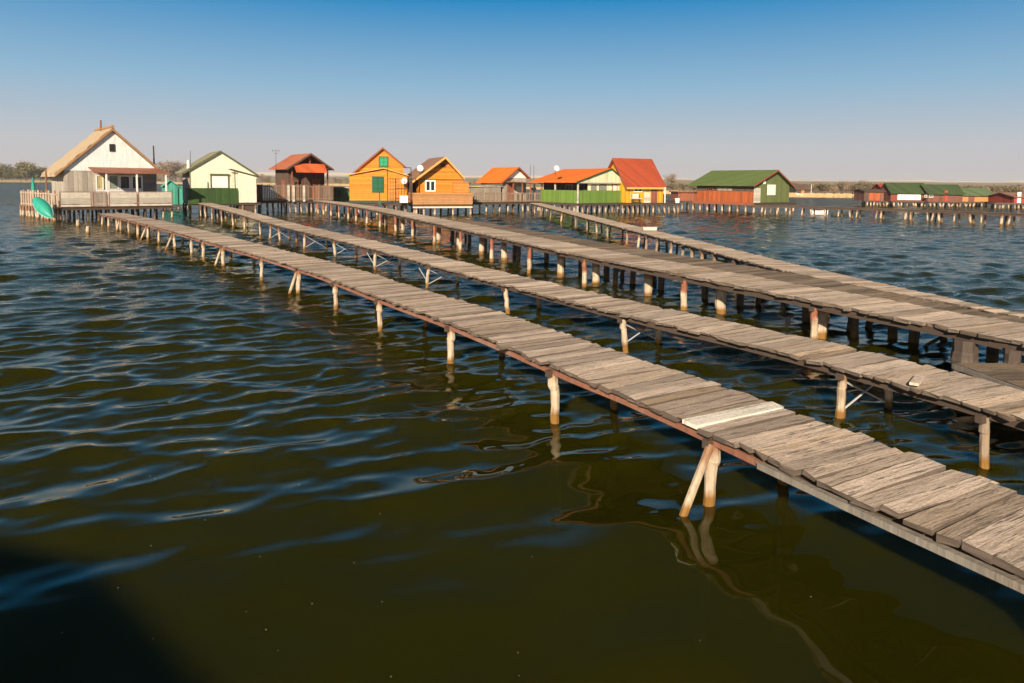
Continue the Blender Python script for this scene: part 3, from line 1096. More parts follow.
platform(ro, M['plank_dark'], xp0, W, yd, 0, zf)
z1 = h.z(xp0, yd, 187.8)
boxp('parapet', ro, 'green_sheet', xp0, xp1, yd - .04, yd, zf - .1, z1)
boxp('parapet_side', ro, 'green_sheet', xp0, xp0 + .04, yd + .003, -.2, zf - .1, z1)
pole(ro, 'corner_post', h.lx(190.8, yd), yd + .1, 0.2, h.z(xp0, yd, 169), .045, 'moss_trim')
# porch room at the right
yl = -1.5
xa, xb = h.lx(239, yl), h.lx(256.5, yl)
za, zb = h.z(xa, yl, 172.3), h.z(xb, yl, 176.5)
MB().prism([(xa, zf - .05), (xb, zf - .05), (xb, zb), (xa, za)], 'y', yl, -.003).build('porch_room', 'cream', ro)
xo = h.lx(227.5, yl)
zo = za + .35
mb = MB()
mb.prism([(xa - .55, za + .22), (xa - .55, za + .28), (xb + .25, zb + .02), (xb + .25, zb - .04)], 'y', yl - .15, -.3)
mb.build('porch_roof', 'moss_trim', ro)
panel(ro, 'door', 'cream_board', h.lx(231.5), h.lx(236), zf, h.z(xa, 0, 172), d=.05)
pole(ro, 'porch_post', h.lx(235.5, yl + .2), yl + .2, zf, za + .2, .05, 'moss_trim')
pole(ro, 'flue', h.lx(189, 1.5), 1.5, h.z(0, 1.5, 172), h.z(0, 1.5, 160), .14, 'white_paint')
pole(ro, 'antenna_mast', h.lx(191.2, .8), .8, h.z(0, 1.5, 170), h.z(0, 1.5, 151), .02, 'dark_metal')
for i, (x, y) in enumerate([(xp0 + .1, yd + .1), (xp0 + 1.2, yd + .1), (xp0 + 2.4, yd + .1), (h.lx(227, yd), yd + .1), (xb - .08, yl + .1), (xa + .3, yl + .1)]):
    make_post(ro, x, y, zf - .2, .07, 'post_pale', (R(.03), 0), n=7)
for yy in (1.0, 3.0, 4.4):
    for i in range(5):
        make_post(ro, W * i / 4, yy, zf - .16, .08, 'post_dark', (R(.03), 0), n=6)
MB().box(0, W, .003, D, zf - .15, zf - .01).build('floor_slab', 'beam_dark', ro)
MB().box(xa, xb, yl + .12, -.02, zf - .75, zf - .22).build('floor_crate', 'beam_dark', ro)

# ---- 3: brown cabin with orange awning ---------------------------------------------------
M['brown_boards'] = paint('dark_brown_boards', (0.12, 0.07, 0.05), .8, 'v', .18, wear=.3, weary=(.2, .14, .1))
M['red_boards'] = paint('red_brown_boards', (0.30, 0.10, 0.05), .75, 'v', .16, wear=.2, weary=(.2, .1, .07))
M['orange_tile'] = paint('faded_orange_roof', (0.48, 0.14, 0.065), .8, 'v', .22, wear=.35, weary=(.35, .16, .1))
M['orange_cloth'] = paint('orange_awning', (0.62, 0.12, 0.03), .8, 'v', .6, wear=.05, groove=.2)
M['orange_tile_new'] = paint('bright_orange_roof', (0.85, 0.18, 0.012), .9, 'v', .22, wear=.12, weary=(.5, .15, .06))
M['red_tile'] = paint('brick_red_roof', (0.40, 0.065, 0.02), .9, 'v', .22, wear=.1, weary=(.36, .09, .05))
h = Frame(291.6, 61, 38)
ro = h.root('brown_cabin', 'small dark brown cabin with a flat orange awning and a picket railed deck', 'cabin')
W, D, zf = h.lx(328.5), 4.2, 1.1
rx = W / 2
ze = h.z(0, 0, 166)
zr = h.z(h.lx(308.5), 0, 154)
gable_wall(ro, 'brown_boards', 0, W, 0.9, D, zf, ze - .12, ze - .12, rx, zr - .1)
gable_roof(ro, 'orange_tile', -.5, W + .45, -.25, D + .4, ze - .3, ze - .3, rx, zr, .07)
bargeboard(ro, 'brown_boards', -.5, W + .45, -.255, ze - .3, ze - .3, rx, zr, .16)
for x in (.05, W - .05):
    MB().box(x - .06, x + .06, .0, .12, zf, ze - .1).build('veranda_post', 'red_boards', ro)
MB().box(rx - .05, rx + .05, .02, .1, ze - .1, zr - .15).box(0.12, W - .12, .02, .1, ze - .22, ze - .105).build('gable_frame', 'red_boards', ro)
xa0, xa1 = h.lx(294, -.1), h.lx(325, -.1)
zt_, zb_ = h.z(rx, -.1, 164), h.z(rx, -.9, 172.6)
mb = MB().quadbox([(xa0, -.75, zb_), (xa1, -.75, zb_), (xa1, -.05, zt_), (xa0, -.05, zt_), (xa0, -.75, zb_ + .03), (xa1, -.75, zb_ + .03), (xa1, -.05, zt_ + .03), (xa0, -.05, zt_ + .03)])
b0 = MB()
b0.quadbox([(xa0, -.75, zb_), (xa1, -.75, zb_), (xa1, -.05, zt_), (xa0, -.05, zt_), (xa0, -.75, zb_ + .03), (xa1, -.75, zb_ + .03), (xa1, -.05, zt_ + .03), (xa0, -.05, zt_ + .03)])
b0.build('awning', 'orange_cloth', ro)
window(ro, .5, 1.3, zf + .8, zf + 1.7, 'red_boards', y=.9)
panel(ro, 'door', 'red_boards', W - 1.2, W - .4, zf, zf + 1.9, y=.9)
zc = zf + 1.2
boxp('side_door', ro, 'red_boards', -.03, -.003, 1.6, 2.5, zf, zf + 1.8)
yd = -1.3
xl = h.lx(262, yd)
xr = h.lx(333, yd)
platform(ro, M['plank_dark'], xl, xr, yd, .9, zf)
MB().box(0, W, .903, D, zf - .15, zf - .01).build('floor_slab', 'beam_dark', ro)
zt = h.z(0, yd, 184.5)
picket(ro, (xl, yd), (xr, yd), zf, zt, 'brown_picket', step=.15, w=.075, jit=.05, skip=.04)
picket(ro, (xl, yd), (xl, .8), zf, zt, 'brown_picket', step=.15, w=.08)
for u in (287.5, 292.5, 303):
    x = h.lx(u, yd - .06)
    tag(panel(ro, 'loose_board', 'cream_board', x, x + .2, zf - .1, zt - .05, y=yd - .06, d=.03), 'pale board leaning on the pickets')
for i in range(14):
    make_post(ro, xl + (xr - xl) * i / 13, yd + .25 + R(.1), zf - .2, .075, ['post_pale', 'post_pale', 'post_wood'][i % 3], (R(.12), R(.1)), n=7)
for yy in (1.2, 3.5):
    for i in range(6):
        make_post(ro, xl + (xr - xl) * i / 5, yy, zf - .16, .08, 'post_dark', (R(.05), 0), n=6)
p = h.w(h.lx(276.5, 2), 2)
pole(ro, 'antenna_mast', h.lx(276.5, 2), 2, ze - .3, h.z(0, 2, 150), .02, 'dark_metal')
am = h.z(0, 2, 151)
ax_ = h.lx(276.5, 2)
MB().tube([(ax_ - .35, 2, am), (ax_ + .35, 2, am)], .012, 5).tube([(ax_ - .2, 2, am - .25), (ax_ + .2, 2, am - .25)], .012, 5).tube([(ax_ - .28, 2, am + .1), (ax_ - .28, 2, am - .1)], .012, 5).tube([(ax_ + .28, 2, am + .1), (ax_ + .28, 2, am - .1)], .012, 5).build('aerial', M['dark_metal'], ro)

# green sheet hut behind, between cabins 3 and 4
M['mid_green'] = paint('mid_green_sheet', (0.12, 0.21, 0.09), .8, 'v', .4, wear=.3, weary=(.2, .22, .12))
h = Frame(331, 68, 12)
ro = h.root('green_shed', 'low green sheet clad shed seen between the brown and the tall orange cabins', 'shed')
W = h.lx(352)
boxp('wall', ro, 'mid_green', 0, W, 0, 2.4, .8, h.z(0, 0, 188))
MB().prism([(-.1, h.z(0, 0, 188)), (W + .1, h.z(0, 0, 188)), (W + .1, h.z(0, 0, 186.6)), (-.1, h.z(0, 0, 186.6))], 'y', -.2, 2.6).build('roof', 'cream_side', ro)
window(ro, W * .3, W * .48, 1.3, 1.9, 'dark_metal')
posts_row(ro, (.1, .1), (W - .1, .1), 4, .8, .06)

# ---- 4: tall orange cabin ------------------------------------------------------------------
M['orange_wood'] = paint('orange_stained_boards', (0.72, 0.265, 0.022), .8, 'h', .2, wear=.25, weary=(.55, .2, .04), groove=.5)
M['orange_wood2'] = paint('amber_stained_boards', (0.68, 0.26, 0.045), .7, 'h', .15, wear=.22, weary=(.45, .17, .05), groove=.6)
M['shutter_green'] = paint('dark_green_shutter', (0.01, 0.13, 0.06), .55, 'h', .08, wear=.05)
M['shutter_mint'] = paint('bright_green_shutter', (0.02, 0.38, 0.17), .55, 'h', .08, wear=.05)
M['trim_orange'] = flat('pale_orange_trim', (0.72, 0.36, 0.10), .7)
M['trim_brown'] = flat('red_brown_trim', (0.26, 0.085, 0.04), .7)
h = Frame(349.5, 57, 14)
ro = h.root('orange_cabin', 'tall orange boarded cabin with green shutters on two storeys', 'cabin')
W, zf, D = h.lx(407.5), 1.2, 5.5
rx = h.lx(383.5)
za, zl, zrr = h.z(rx, 0, 168.8), h.z(0, 0, 175), h.z(W, 0, 176)
gable_wall(ro, 'orange_wood', 0, W, 0, 1.6, zf, zl, zrr, rx, za, 'annexe_wall')
gable_roof(ro, 'trim_orange', -.25, W + .1, -.2, 1.7, zl - .02, zrr, rx, za + .03, .07, 'annexe_roof')
ru = h.lx(382.7, 1.6, 5)
zu = h.z(ru, 1.4, 148)
xl_, xr_ = h.lx(354, 1.6, 4), h.lx(405.5, 1.6, 4)
zul, zur = h.z(xl_, 1.4, 172.5), h.z(xr_, 1.4, 167.5)
gable_wall(ro, 'orange_wood', xl_ + .15, xr_ - .15, 1.72, D, zf, zul + .15, zur + .1, ru, zu - .05)
gable_roof(ro, 'trim_brown', xl_ - .05, xr_ + .05, 1.5, D + .2, zul, zur, ru, zu, .08)
bargeboard(ro, 'trim_brown', xl_ - .05, xr_ + .05, 1.495, zul, zur, ru, zu, .12)
def shutters(root, x0, x1, z0, z1, y, m, fm):
    s_ = panel(root, 'shutter', m, x0, (x0 + x1) / 2 - .01, z0, z1, y=y, d=.06)
    s2 = panel(root, 'shutter', m, (x0 + x1) / 2 + .01, x1, z0, z1, y=y, d=.06)
    MB().box(x0 - .08, x1 + .08, y - .045, y + .005, z1 + .003, z1 + .07).box(x0 - .08, x1 + .08, y - .045, y + .005, z0 - .07, z0 - .003).box(x0 - .08, x0 - .01, y - .04, y + .004, z0 - .003, z1 + .003).box(x1 + .01, x1 + .08, y - .04, y + .004, z0 - .003, z1 + .003).build('shutter_frame', fm, root)
shutters(ro, h.lx(373), h.lx(383), h.z(2, 0, 191.5), h.z(2, 0, 177), 0, 'shutter_green', 'shutter_green')
shutters(ro, h.lx(379.8, 1.7), h.lx(387.5, 1.7), h.z(2, 1.7, 166), h.z(2, 1.7, 157), 1.72, 'shutter_mint', 'shutter_green')
x0 = h.lx(387.5)
panel(ro, 'door', 'orange_wood2', x0 + .1, x0 + .8, zf, zf + 1.9, d=.03)
MB().box(-.02, W + .02, -.05, -.003, zf - .12, zf + .04).build('base_board', 'shutter_green', ro)
dish(ro, h.lx(404, -.5), -.5, h.z(W, -.5, 181), .27, (-.1, -1, .3))
platform(ro, M['plank_dark'], -.1, W + 1.2, -1.6, 0, zf - .12)
boxp('floor_slab', ro, 'beam_dark', 0, W, .003, D, zf - .28, zf - .02)
for i in range(9):
    make_post(ro, -.1 + (W + 1.3) * i / 8, -1.4, zf - .3, .08, 'post_pale', (R(.08), 0), n=7)
    make_post(ro, -.1 + (W + 1.3) * i / 8, .8, zf - .3, .08, 'post_dark' if i % 2 else 'post_pale', (R(.08), 0), n=7)
# iron gate frame in front
yf = -1.5
gt = thing('iron_gate', 'tall dark iron gate frame with bars in front of the tall orange cabin', 'gate', h.w(0, yf), h.yaw)
xs = [h.lx(387.5, yf), h.lx(392, yf), h.lx(397, yf), h.lx(402, yf)]
zg = zf - .12
MB().tube([(xs[0], 0, zg), (xs[0], 0, h.z(xs[0], yf, 168.5))], .035, 6).tube([(h.lx(411, yf), 0, zg - .4), (h.lx(411, yf), 0, h.z(4, yf, 167.5))], .04, 6).tube([(h.lx(405, yf), 0, h.z(4, yf, 167.5)), (h.lx(411, yf), 0, h.z(4, yf, 167.5))], .03, 6).build('frame', M['dark_metal'], gt)
mb = MB()
for x in np.linspace(xs[0], h.lx(410, yf), 9):
    mb.tube([(x, 0, zg), (x, 0, h.z(4, yf, 178.5))], .014, 5)
for v in (178.5, 189, 199):
    mb.tube([(xs[0], 0, h.z(4, yf, v)), (h.lx(410, yf), 0, h.z(4, yf, v))], .02, 5)
mb.build('bars', M['dark_metal'], gt)
pw_ = h.w(h.lx(403.7, -2.2), -2.2)
ch = thing('white_chest', 'small white chest standing on legs by the iron gate', 'chest', (pw_.x, pw_.y, 0), h.yaw)
MB().box(-.32, .32, -.25, .25, 1.12, 1.62).build('body', 'white_paint', ch)
MB().box(-.34, .34, -.27, .27, 1.625, 1.69).build('lid', 'dish_white', ch)
MB().tube([(-.3, -.2, 1.1), (-.3, -.2, -1)], .03, 6).tube([(.3, -.2, 1.1), (.3, -.2, -1)], .03, 6).tube([(.3, .2, 1.1), (.3, .2, -1)], .03, 6).tube([(-.3, .2, 1.1), (-.3, .2, -1)], .03, 6).build('leg', M['dark_metal'], ch)
pw_ = at(379.6, 206.5, .8)
o = MB().tube([(0, 0, -1.2), (0, 0, 2.35)], .045, 7).box(-.12, .12, -.03, .03, 1.0, 1.25).build('green_stake', M['shutter_green'])
o.location = (pw_.x, pw_.y, 0)
tag(o, 'thin green post beside the sunlit pier before the tall orange cabin', 'post')

# ---- 4b: lower orange cabin with brown roof -----------------------------------------------
M['brown_tile'] = paint('brown_shingles', (0.30, 0.16, 0.10), .8, 'v', .2, wear=.4, weary=(.4, .28, .2))
M['terrace_boards'] = paint('tan_terrace_boards', (0.52, 0.25, 0.09), .75, 'h', .14, wear=.3, weary=(.4, .24, .13), groove=.6)
h = Frame(418, 58.5, 22)
ro = h.root('orange_cabin', 'lower orange cabin with a brown shingle roof, white window and boarded terrace', 'cabin')
W, zf, D = h.lx(463), 1.0, 4.5
rx = h.lx(443.5, 0, 4)
zr = h.z(rx, -.6, 157.5)
xo0, xo1 = h.lx(412.5, -.6), h.lx(464.5, -.6)
zl, zrr = h.z(xo0, -.6, 182), h.z(xo1, -.6, 178.5)
sl0 = (zr - zl) / (rx - xo0)
gable_wall(ro, 'orange_wood', 0, W, 0, D, zf, zr - sl0 * rx - .06, h.z(W, 0, 179), rx, zr - .08)
gable_roof(ro, 'brown_tile', xo0, xo1, -.6, D + .3, zl, zrr, rx, zr, .09)
bargeboard(ro, 'trim_orange', xo0, xo1, -.605, zl + .02, zrr + .02, rx, zr + .02, .2)
x0, x1 = h.lx(425), h.lx(435.5)
window(ro, x0, x1, h.z(1, 0, 191.5), h.z(1, 0, 180), mull=1, t=.12)
panel(ro, 'side_room', 'orange_wood2', h.lx(452), h.lx(467), zf, h.z(W, 0, 181.5), d=.5)
MB().box(0, W, -.06, -.003, h.z(1, 0, 179.7), h.z(1, 0, 178.6)).build('eave_beam', 'trim_brown', ro)
panel(ro, 'gable_vent', 'brown_boards', h.lx(440.5, 0, 4), h.lx(445.5, 0, 4), h.z(rx, 0, 167), h.z(rx, 0, 163.5))
yd = -1.7
xa, xb = h.lx(413, yd), h.lx(472.5, yd)
platform(ro, M['plank_dark'], xa, xb, yd, 0, zf)
boxp('terrace_parapet', ro, 'terrace_boards', xa, xb, yd - .05, yd, zf - .05, h.z(xa, yd, 192.7))
boxp('terrace_parapet', ro, 'terrace_boards', xb - .05, xb, yd + .003, -.05, zf - .05, h.z(xa, yd, 192.7))
boxp('terrace_parapet', ro, 'terrace_boards', xa, xa + .05, yd + .003, -.05, zf - .05, h.z(xa, yd, 192.7))
MB().box(xa, xb, yd - .02, yd + .1, zf - .35, zf - .22).build('edge_beam', 'cream_board', ro)
for i in range(4):
    x = xa + .3 + (xb - xa - .45) * i / 3
    make_post(ro, x, yd + .05, zf - .36, .09, 'post_pale', (R(.02), 0), n=7)
    for yy in (-.3, 2, 4):
        make_post(ro, x, yy, zf - .2, .09, 'post_dark', (R(.02), 0), n=6)
boxp('floor_slab', ro, 'beam_dark', 0, W, .003, D, zf - .25, zf - .01)
dish(ro, h.lx(420, -.3), -.3, h.z(0.2, -.3, 168.5), .27, (-.2, -1, .35))
MB().box(h.lx(409.5, -.2), h.lx(412.5, -.2), -.2, 2.0, zf, h.z(0, 0, 178)).build('storage_locker', 'brown_boards', ro)

# ---- 5: grey cabin, bright orange roof -------------------------------------------------------
M['wall_grey_beige'] = paint('beige_grey_wall', (0.42, 0.37, 0.30), .85, 'v', .25, wear=.25)
h = Frame(503, 67, 36)
ro = h.root('grey_cabin', 'small beige grey cabin with a bright orange roof and a white gable', 'cabin')
zf = .98
W = h.lx(535)
wm = h.lx(526)
rx = h.lx(517, 0, 4)
zr = h.z(rx, -.3, 167.6)
D = 3.9
zl = h.z(-.2, -.2, 183.2)
sl0 = (zr - zl) / (rx + .35)
zR = zr - sl0 * (wm - rx)
gable_wall(ro, 'wall_grey_beige', 0, wm, 0, D, zf, zl + sl0 * .3 - .05, zR - .05, rx, zr - .1)
gable_roof(ro, 'orange_tile_new', -.4, wm + .25, -.35, D + .4, zl, zR - sl0 * .25, rx, zr, .08)
bargeboard(ro, 'trim_brown', -.4, wm + .25, -.355, zl, zR - sl0 * .25, rx, zr, .1)
zc = h.z(rx, 0, 178)
MB().prism([(rx - (zr - .14 - zc) / sl0 + .0, zc), (rx + (zr - .14 - zc) / sl0, zc), (rx, zr - .14)], 'y', -.03, -.003).build('gable_board', 'white_paint', ro)
MB().prism([(.2, zf + 1.9), (wm + 1.2, zf + 1.75), (wm + 1.2, zf + 1.83), (.2, zf + 1.98)], 'y', -1.4, -.04).build('veranda_roof', 'brown_tile', ro)
for x in (.3, 1.4, 2.4, wm + 1.0):
    MB().box(x - .05, x + .05, -1.35, -1.25, zf, zf + 1.78).build('veranda_post', 'red_boards', ro)
panel(ro, 'door', 'red_boards', .5, 1.2, zf, zf + 1.8)
window(ro, 1.6, 2.5, zf + .7, zf + 1.5, 'cream_board', 'white_paint', t=.05)
xl, xr = h.lx(474, -1.5), h.lx(548, -1.5)
platform(ro, M['plank_dark'], xl, xr, -1.6, 0, zf)
boxp('floor_slab', ro, 'beam_dark', 0, wm, .003, D, zf - .2, zf - .01)
picket(ro, (xl, -1.55), (xr, -1.55), zf, zf + .95, 'brown_picket', step=.2, w=.06, jit=.02)
boxp('side_shed', ro, 'mesh_panel', xl, -.4, -.2, 2.0, zf, zf + 1.4)
MB().prism([(xl - .15, zf + 1.45), (-.35, zf + 1.6), (-.35, zf + 1.66), (xl - .15, zf + 1.51)], 'y', -.4, 2.2).build('side_shed_roof', 'cream_side', ro)
for i in range(12):
    make_post(ro, xl + (xr - xl) * i / 11, -1.35 + R(.2), zf - .2, .08, 'post_pale' if i % 3 else 'post_dark', (R(.1), 0), n=7)
    make_post(ro, xl + (xr - xl) * i / 11, 1.2, zf - .2, .08, 'post_dark', (R(.1), 0), n=6)
for u, v in ((530, 164), (533.5, 165)):
    pole(ro, 'antenna_mast', h.lx(u, .8), .8, zf, h.z(2, .8, v), .025, 'dark_metal')
MB().box(h.lx(531, -.7), h.lx(535, -.7), -.9, -.5, zf + 1.15, zf + 1.4).build('lamp_box', 'dark_metal', ro)

# ---- 6: green railed cabin --------------------------------------------------------------------
M['rail_green'] = paint('bright_green_railing', (0.16, 0.28, 0.045), .75, 'v', .13, wear=.08, weary=(.2, .3, .08), groove=.6)
M['gable_cream'] = paint('pale_yellow_gable', (0.80, 0.78, 0.50), .75, 'v', .3, wear=.04, groove=.25)
M['yellow'] = paint('amber_yellow_boards', (0.80, 0.40, 0.02), .65, 'v', .2, wear=.05, groove=.4)
M['dark_wood'] = paint('dark_board_wall', (0.10, 0.07, 0.055), .8, 'v', .2, wear=.2)
h = Frame(578, 63.5, 37)
ro = h.root('green_railed_cabin', 'orange roofed cabin with pale yellow gable and bright green railing', 'cabin')
zf = 1.0
W = h.lx(625.5)
rx = h.lx(611, 0, 4)
zr = h.z(rx, 0, 169)
zl, zrr = h.z(0, 0, 181.5), h.z(W, 0, 182.5)
D = 6.6
# main body set back 1.5 m from both railings
MB().prism([(1.35, zf), (W - .15, zf), (W - .15, zrr), (rx, zr - .15), (1.35, zl + .15)], 'y', .75, D).build('wall', 'dark_wood', ro)
MB().box(1.5, W - .6, .26, .3, zf, zf + 1.85).build('front_cladding', 'gable_cream', ro)
gable_roof(ro, 'orange_tile_new', -.3, W + .25, -.1, D + .3, zl - .1, zrr - .1, rx, zr, .08)
MB().prism([(0, zl), (W, zrr), (rx, zr - .04)], 'y', -.02, .04).build('gable', 'gable_cream', ro)
bargeboard(ro, 'green_sheet', -.3, W + .25, -.105, zl - .1, zrr - .1, rx, zr, .08)
MB().box(-.02, W, -.045, -.023, zl - .14, zl - .02).build('eave_beam', 'cream_board', ro)
for x, y in ((.06, .06), (W - .06, .06), (.06, D - .1), (.06, 3.3)):
    MB().box(x - .06, x + .06, y - .06, y + .06, 0.1, zl - .15).build('veranda_post', 'cream_board', ro)
ztr = h.z(0, 0, 190.3)
mbq = MB().box(.13, W + .6, -.02, .02, zf - .02, ztr)
mbq.build('railing', 'rail_green', ro)
MB().box(-.02, .02, .13, D - 1.2, zf - .02, ztr).build('railing', 'rail_green', ro)
for u0, u1 in ((599, 606), (591, 596), (612, 617)):
    window(ro, h.lx(u0, .25), h.lx(u1, .25), zf + .5 if u0 != 599 else zf, zf + 1.75, 'red_boards', 'green_grey' if u0 != 612 else 'white_paint', y=.26, mull=0)
window(ro, 2.2, 3.2, zf + .8, zf + 1.7, 'cream_board', side=1.35, mull=1)
window(ro, 4.0, 5.0, zf + .8, zf + 1.7, 'red_boards', side=1.35, mull=1)
panel(ro, 'yellow_panel', 'yellow', h.lx(619, .2), h.lx(624, .2), zf, zf + 1.8, y=.2)
platform(ro, M['plank_dark'], -.1, W + .7, -.1, D, zf - .03)
dish(ro, h.lx(556, 2.6, 4), 2.6, h.z(1.5, 2.6, 169), .27, (-.3, -1, .4))
for i in range(10):
    make_post(ro, -.1 + (W + .8) * i / 9, .15, zf - .2, .08, 'post_pale' if i % 2 else 'post_wood', (R(.14), 0), n=7)
    make_post(ro, .1, .6 + D * i / 10, zf - .2, .08, 'post_wood' if i % 2 else 'post_pale', (R(.1), 0), n=7)
    make_post(ro, -.1 + (W + .8) * i / 9, 3.0, zf - .2, .08, 'post_dark', (R(.1), 0), n=6)
MB().tube([(h.lx(603, -1), -.6, -1), (h.lx(601, -1), -.8, .75)], .07, 7).build('broken_pile', M['post_pale'], ro)

# ---- 7: yellow cabin with steep brick red roof ------------------------------------------------
h = Frame(627, 66, 24)
ro = h.root('yellow_cabin', 'yellow cabin with a tall brick red roof next to the green railed cabin', 'cabin')
zf = 1.0
W = h.lx(663)
D = 4.4
ze = h.z(0, 0, 184)
zr = h.z(h.lx(633, 2.2, 5), D / 2, 159.3)
MB().prism([(0, zf), (D, zf), (D, ze), (D / 2, zr - .12), (0, ze)], 'x', .0, W).build('wall', 'yellow', ro)
slz = (zr - ze) / (D / 2)
MB().prism([(-.35, ze - slz * .35), (-.35, ze - slz * .35 + .09), (D / 2, zr + .09), (D / 2, zr)], 'x', -.3, W + .15) \
    .prism([(D / 2, zr), (D / 2, zr + .09), (D + .35, ze - slz * .35 + .09), (D + .35, ze - slz * .35)], 'x', -.298, W + .148).build('roof', 'red_tile', ro)
MB().prism([(-.35, ze - slz * .35 - .1), (-.35, ze - slz * .35 + .1), (D / 2, zr + .1), (D / 2, zr - .12)], 'x', -.34, -.303).build('bargeboard', 'trim_brown', ro)
MB().box(-.25, W + .1, -.37, -.352, ze - slz * .35 - .08, ze - slz * .35 + .1).build('gutter', 'trim_orange', ro)
window(ro, h.lx(633.5), h.lx(642), h.z(1, 0, 192), h.z(1, 0, 186), mull=1, t=.08)
panel(ro, 'door', 'red_boards', h.lx(651), h.lx(657), zf, h.z(1, 0, 186), d=.04)
panel(ro, 'white_board', 'cream_board', h.lx(644), h.lx(650), zf, zf + 1.0, d=.05)
yd = -1.3
xr = h.lx(680, yd)
platform(ro, M['plank_dark'], -1.2, xr, yd, 0, zf)
pole(ro, 'veranda_post', h.lx(665, -.6), -.6, .2, h.z(W, 0, 187), .06, 'white_paint')
boxp('floor_slab', ro, 'beam_dark', 0, W, .003, D, zf - .2, zf - .01)
for i in range(12):
    make_post(ro, -1.2 + (xr + 1.2) * i / 11, yd + .2, zf - .2, .085, ['post_pale', 'post_wood'][i % 2], (R(.16), 0), n=7)
    make_post(ro, -1.2 + (xr + 1.2) * i / 11, 1.2, zf - .2, .085, 'post_dark', (R(.1), 0), n=6)
# garden table and barrel on its deck
g0 = h.w(h.lx(636.5, yd + .5), yd + .5, zf)
tb = thing('garden_bench', 'white slatted bench on the deck before the yellow cabin', 'bench', g0, h.yaw)
MB().box(-.5, .5, -.2, .2, .4, .45).build('seat', 'white_paint', tb)
MB().box(-.5, .5, .2, .24, .5, .58).box(-.5, .5, .2, .24, .64, .72).box(-.5, .5, .2, .24, .78, .86).build('backrest', 'white_paint', tb)
for x in (-.42, .42):
    MB().box(x - .03, x + .03, -.18, -.12, 0, .398).box(x - .03, x + .03, .14, .198, 0, .86).build('leg', 'dark_metal', tb)
g0 = h.w(h.lx(677.5, yd + .3), yd + .3, zf)
o = MB().tube([(0, 0, 0), (0, 0, .3), (0, 0, .42)], [.2, .24, .25], 12).tube([(0, 0, .42), (0, 0, .46)], [.27, .27], 12).build('bucket', M['white_paint'])
o.location = g0
tag(o, 'white bucket at the right end of the deck before the yellow cabin', 'bucket')
# white box on pier 4
s = p4.s_at_px(632)
c = p4.p(s) + p4.n(s) * .8
o = MB().box(-.3, .3, -.11, .11, 0.0, .12).box(-.32, .32, -.13, .13, .122, .15).build('white_crate', 'cream_board')
o.location = c
tag(o, 'small cream crate lying on the farthest crooked pier', 'crate')

# ---- low red shed and 8: green roofed cabin ----------------------------------------------------
h = Frame(678.5, 76, 8)
ro = h.root('red_shed', 'low red brown flat shed beside the green roofed cabin', 'shed')
W = h.lx(700)
zf = 1.0
boxp('wall', ro, 'red_boards', 0, W, 0, 2.2, zf, h.z(0, 0, 192.3))
boxp('roof', ro, 'trim_brown', -.15, W + .1, -.2, 2.4, h.z(0, 0, 192.2), h.z(0, 0, 191.2))
boxp('deck', ro, 'beam_dark', -.5, W, -.8, 2.3, zf - .16, zf - .01)
panel(ro, 'door', 'trim_brown', .4, 1.1, zf, zf + 1.1, d=.03)
posts_row(ro, (-.4, -.6), (W, -.6), 5, zf - .16, .07)
posts_row(ro, (-.4, 1.6), (W, 1.6), 4, zf - .16, .07, 'post_dark')

M['green_roof'] = paint('moss_green_sheet_roof', (0.12, 0.175, 0.045), .9, 'v', .3, wear=.12, weary=(.17, .24, .09))
M['green_wall'] = paint('olive_green_boards', (0.16, 0.19, 0.06), .75, 'v', .18, wear=.12, weary=(.2, .22, .1), groove=.4)
M['rust_red'] = paint('rust_red_boards', (0.42, 0.10, 0.025), .7, 'v', .3, wear=.15, weary=(.3, .09, .04), groove=.6)
h = Frame(754, 69.5, 37)
ro = h.root('green_roofed_cabin', 'green roofed cabin with rust red long side and olive gable with white shutter', 'cabin')
zf = 1.02
W = h.lx(789)
rx = h.lx(775, 0, 4)
zr = h.z(rx, -.2, 170.5)
ze = h.z(0, 0, 186.4)
zrr = h.z(W + .3, -.2, 186.6)
D = h.ly(697, 0)
gable_wall(ro, 'green_wall', 0, W, 0, D, zf, ze + .05, zrr + .3, rx, zr - .05)
boxp('long_wall', ro, 'rust_red', -.06, -.003, .02, D, zf, h.z(0, 0, 191.5))
boxp('upper_wall', ro, 'dark_wood', -.04, -.003, .02, D, h.z(0, 0, 191.5) + .003, ze)
zlo = h.z(-.55, 1.0, 185.9)
gable_roof(ro, 'green_roof', -.55, W + .45, -.35, D + .9, zlo, zrr - .05, rx, zr, .08)
bargeboard(ro, 'trim_brown', -.55, W + .45, -.355, zlo, zrr - .05, rx, zr, .13)
MB().box(.02, h.lx(760), -.05, -.003, zf, ze - .15).build('door', 'cream_board', ro)
panel(ro, 'window_shutter', 'white_paint', h.lx(767), h.lx(775), h.z(3, 0, 195), h.z(3, 0, 184.5), d=.05)
panel(ro, 'lamp', 'white_paint', h.lx(762.5), h.lx(764.5), h.z(2, 0, 184), h.z(2, 0, 180.5), d=.1)
for f0, f1 in ((.35, .62), (.7, .82)):
    window(ro, D * f0, D * f1, h.z(0, 3, 191) , h.z(0, 3, 187.2), 'rust_red', 'glass' if f0 > .5 else 'green_grey', side=-.04, mull=2, t=.05)
platform(ro, M['plank_dark'], -.8, W + .3, -.7, D + .2, zf - .0 - .02)
MB().box(-.82, -.78, -.6, D, zf - .25, zf + .02).build('edge_beam', 'trim_brown', ro)
for i in range(9):
    y = -.5 + (D + .5) * i / 8
    make_post(ro, -.65, y, zf - .22, .09, 'post_pale' if i % 4 != 2 else 'post_rust', (R(.03), 0), n=7)
    make_post(ro, 2.2, y, zf - .22, .09, 'post_dark', (R(.03), 0), n=6)
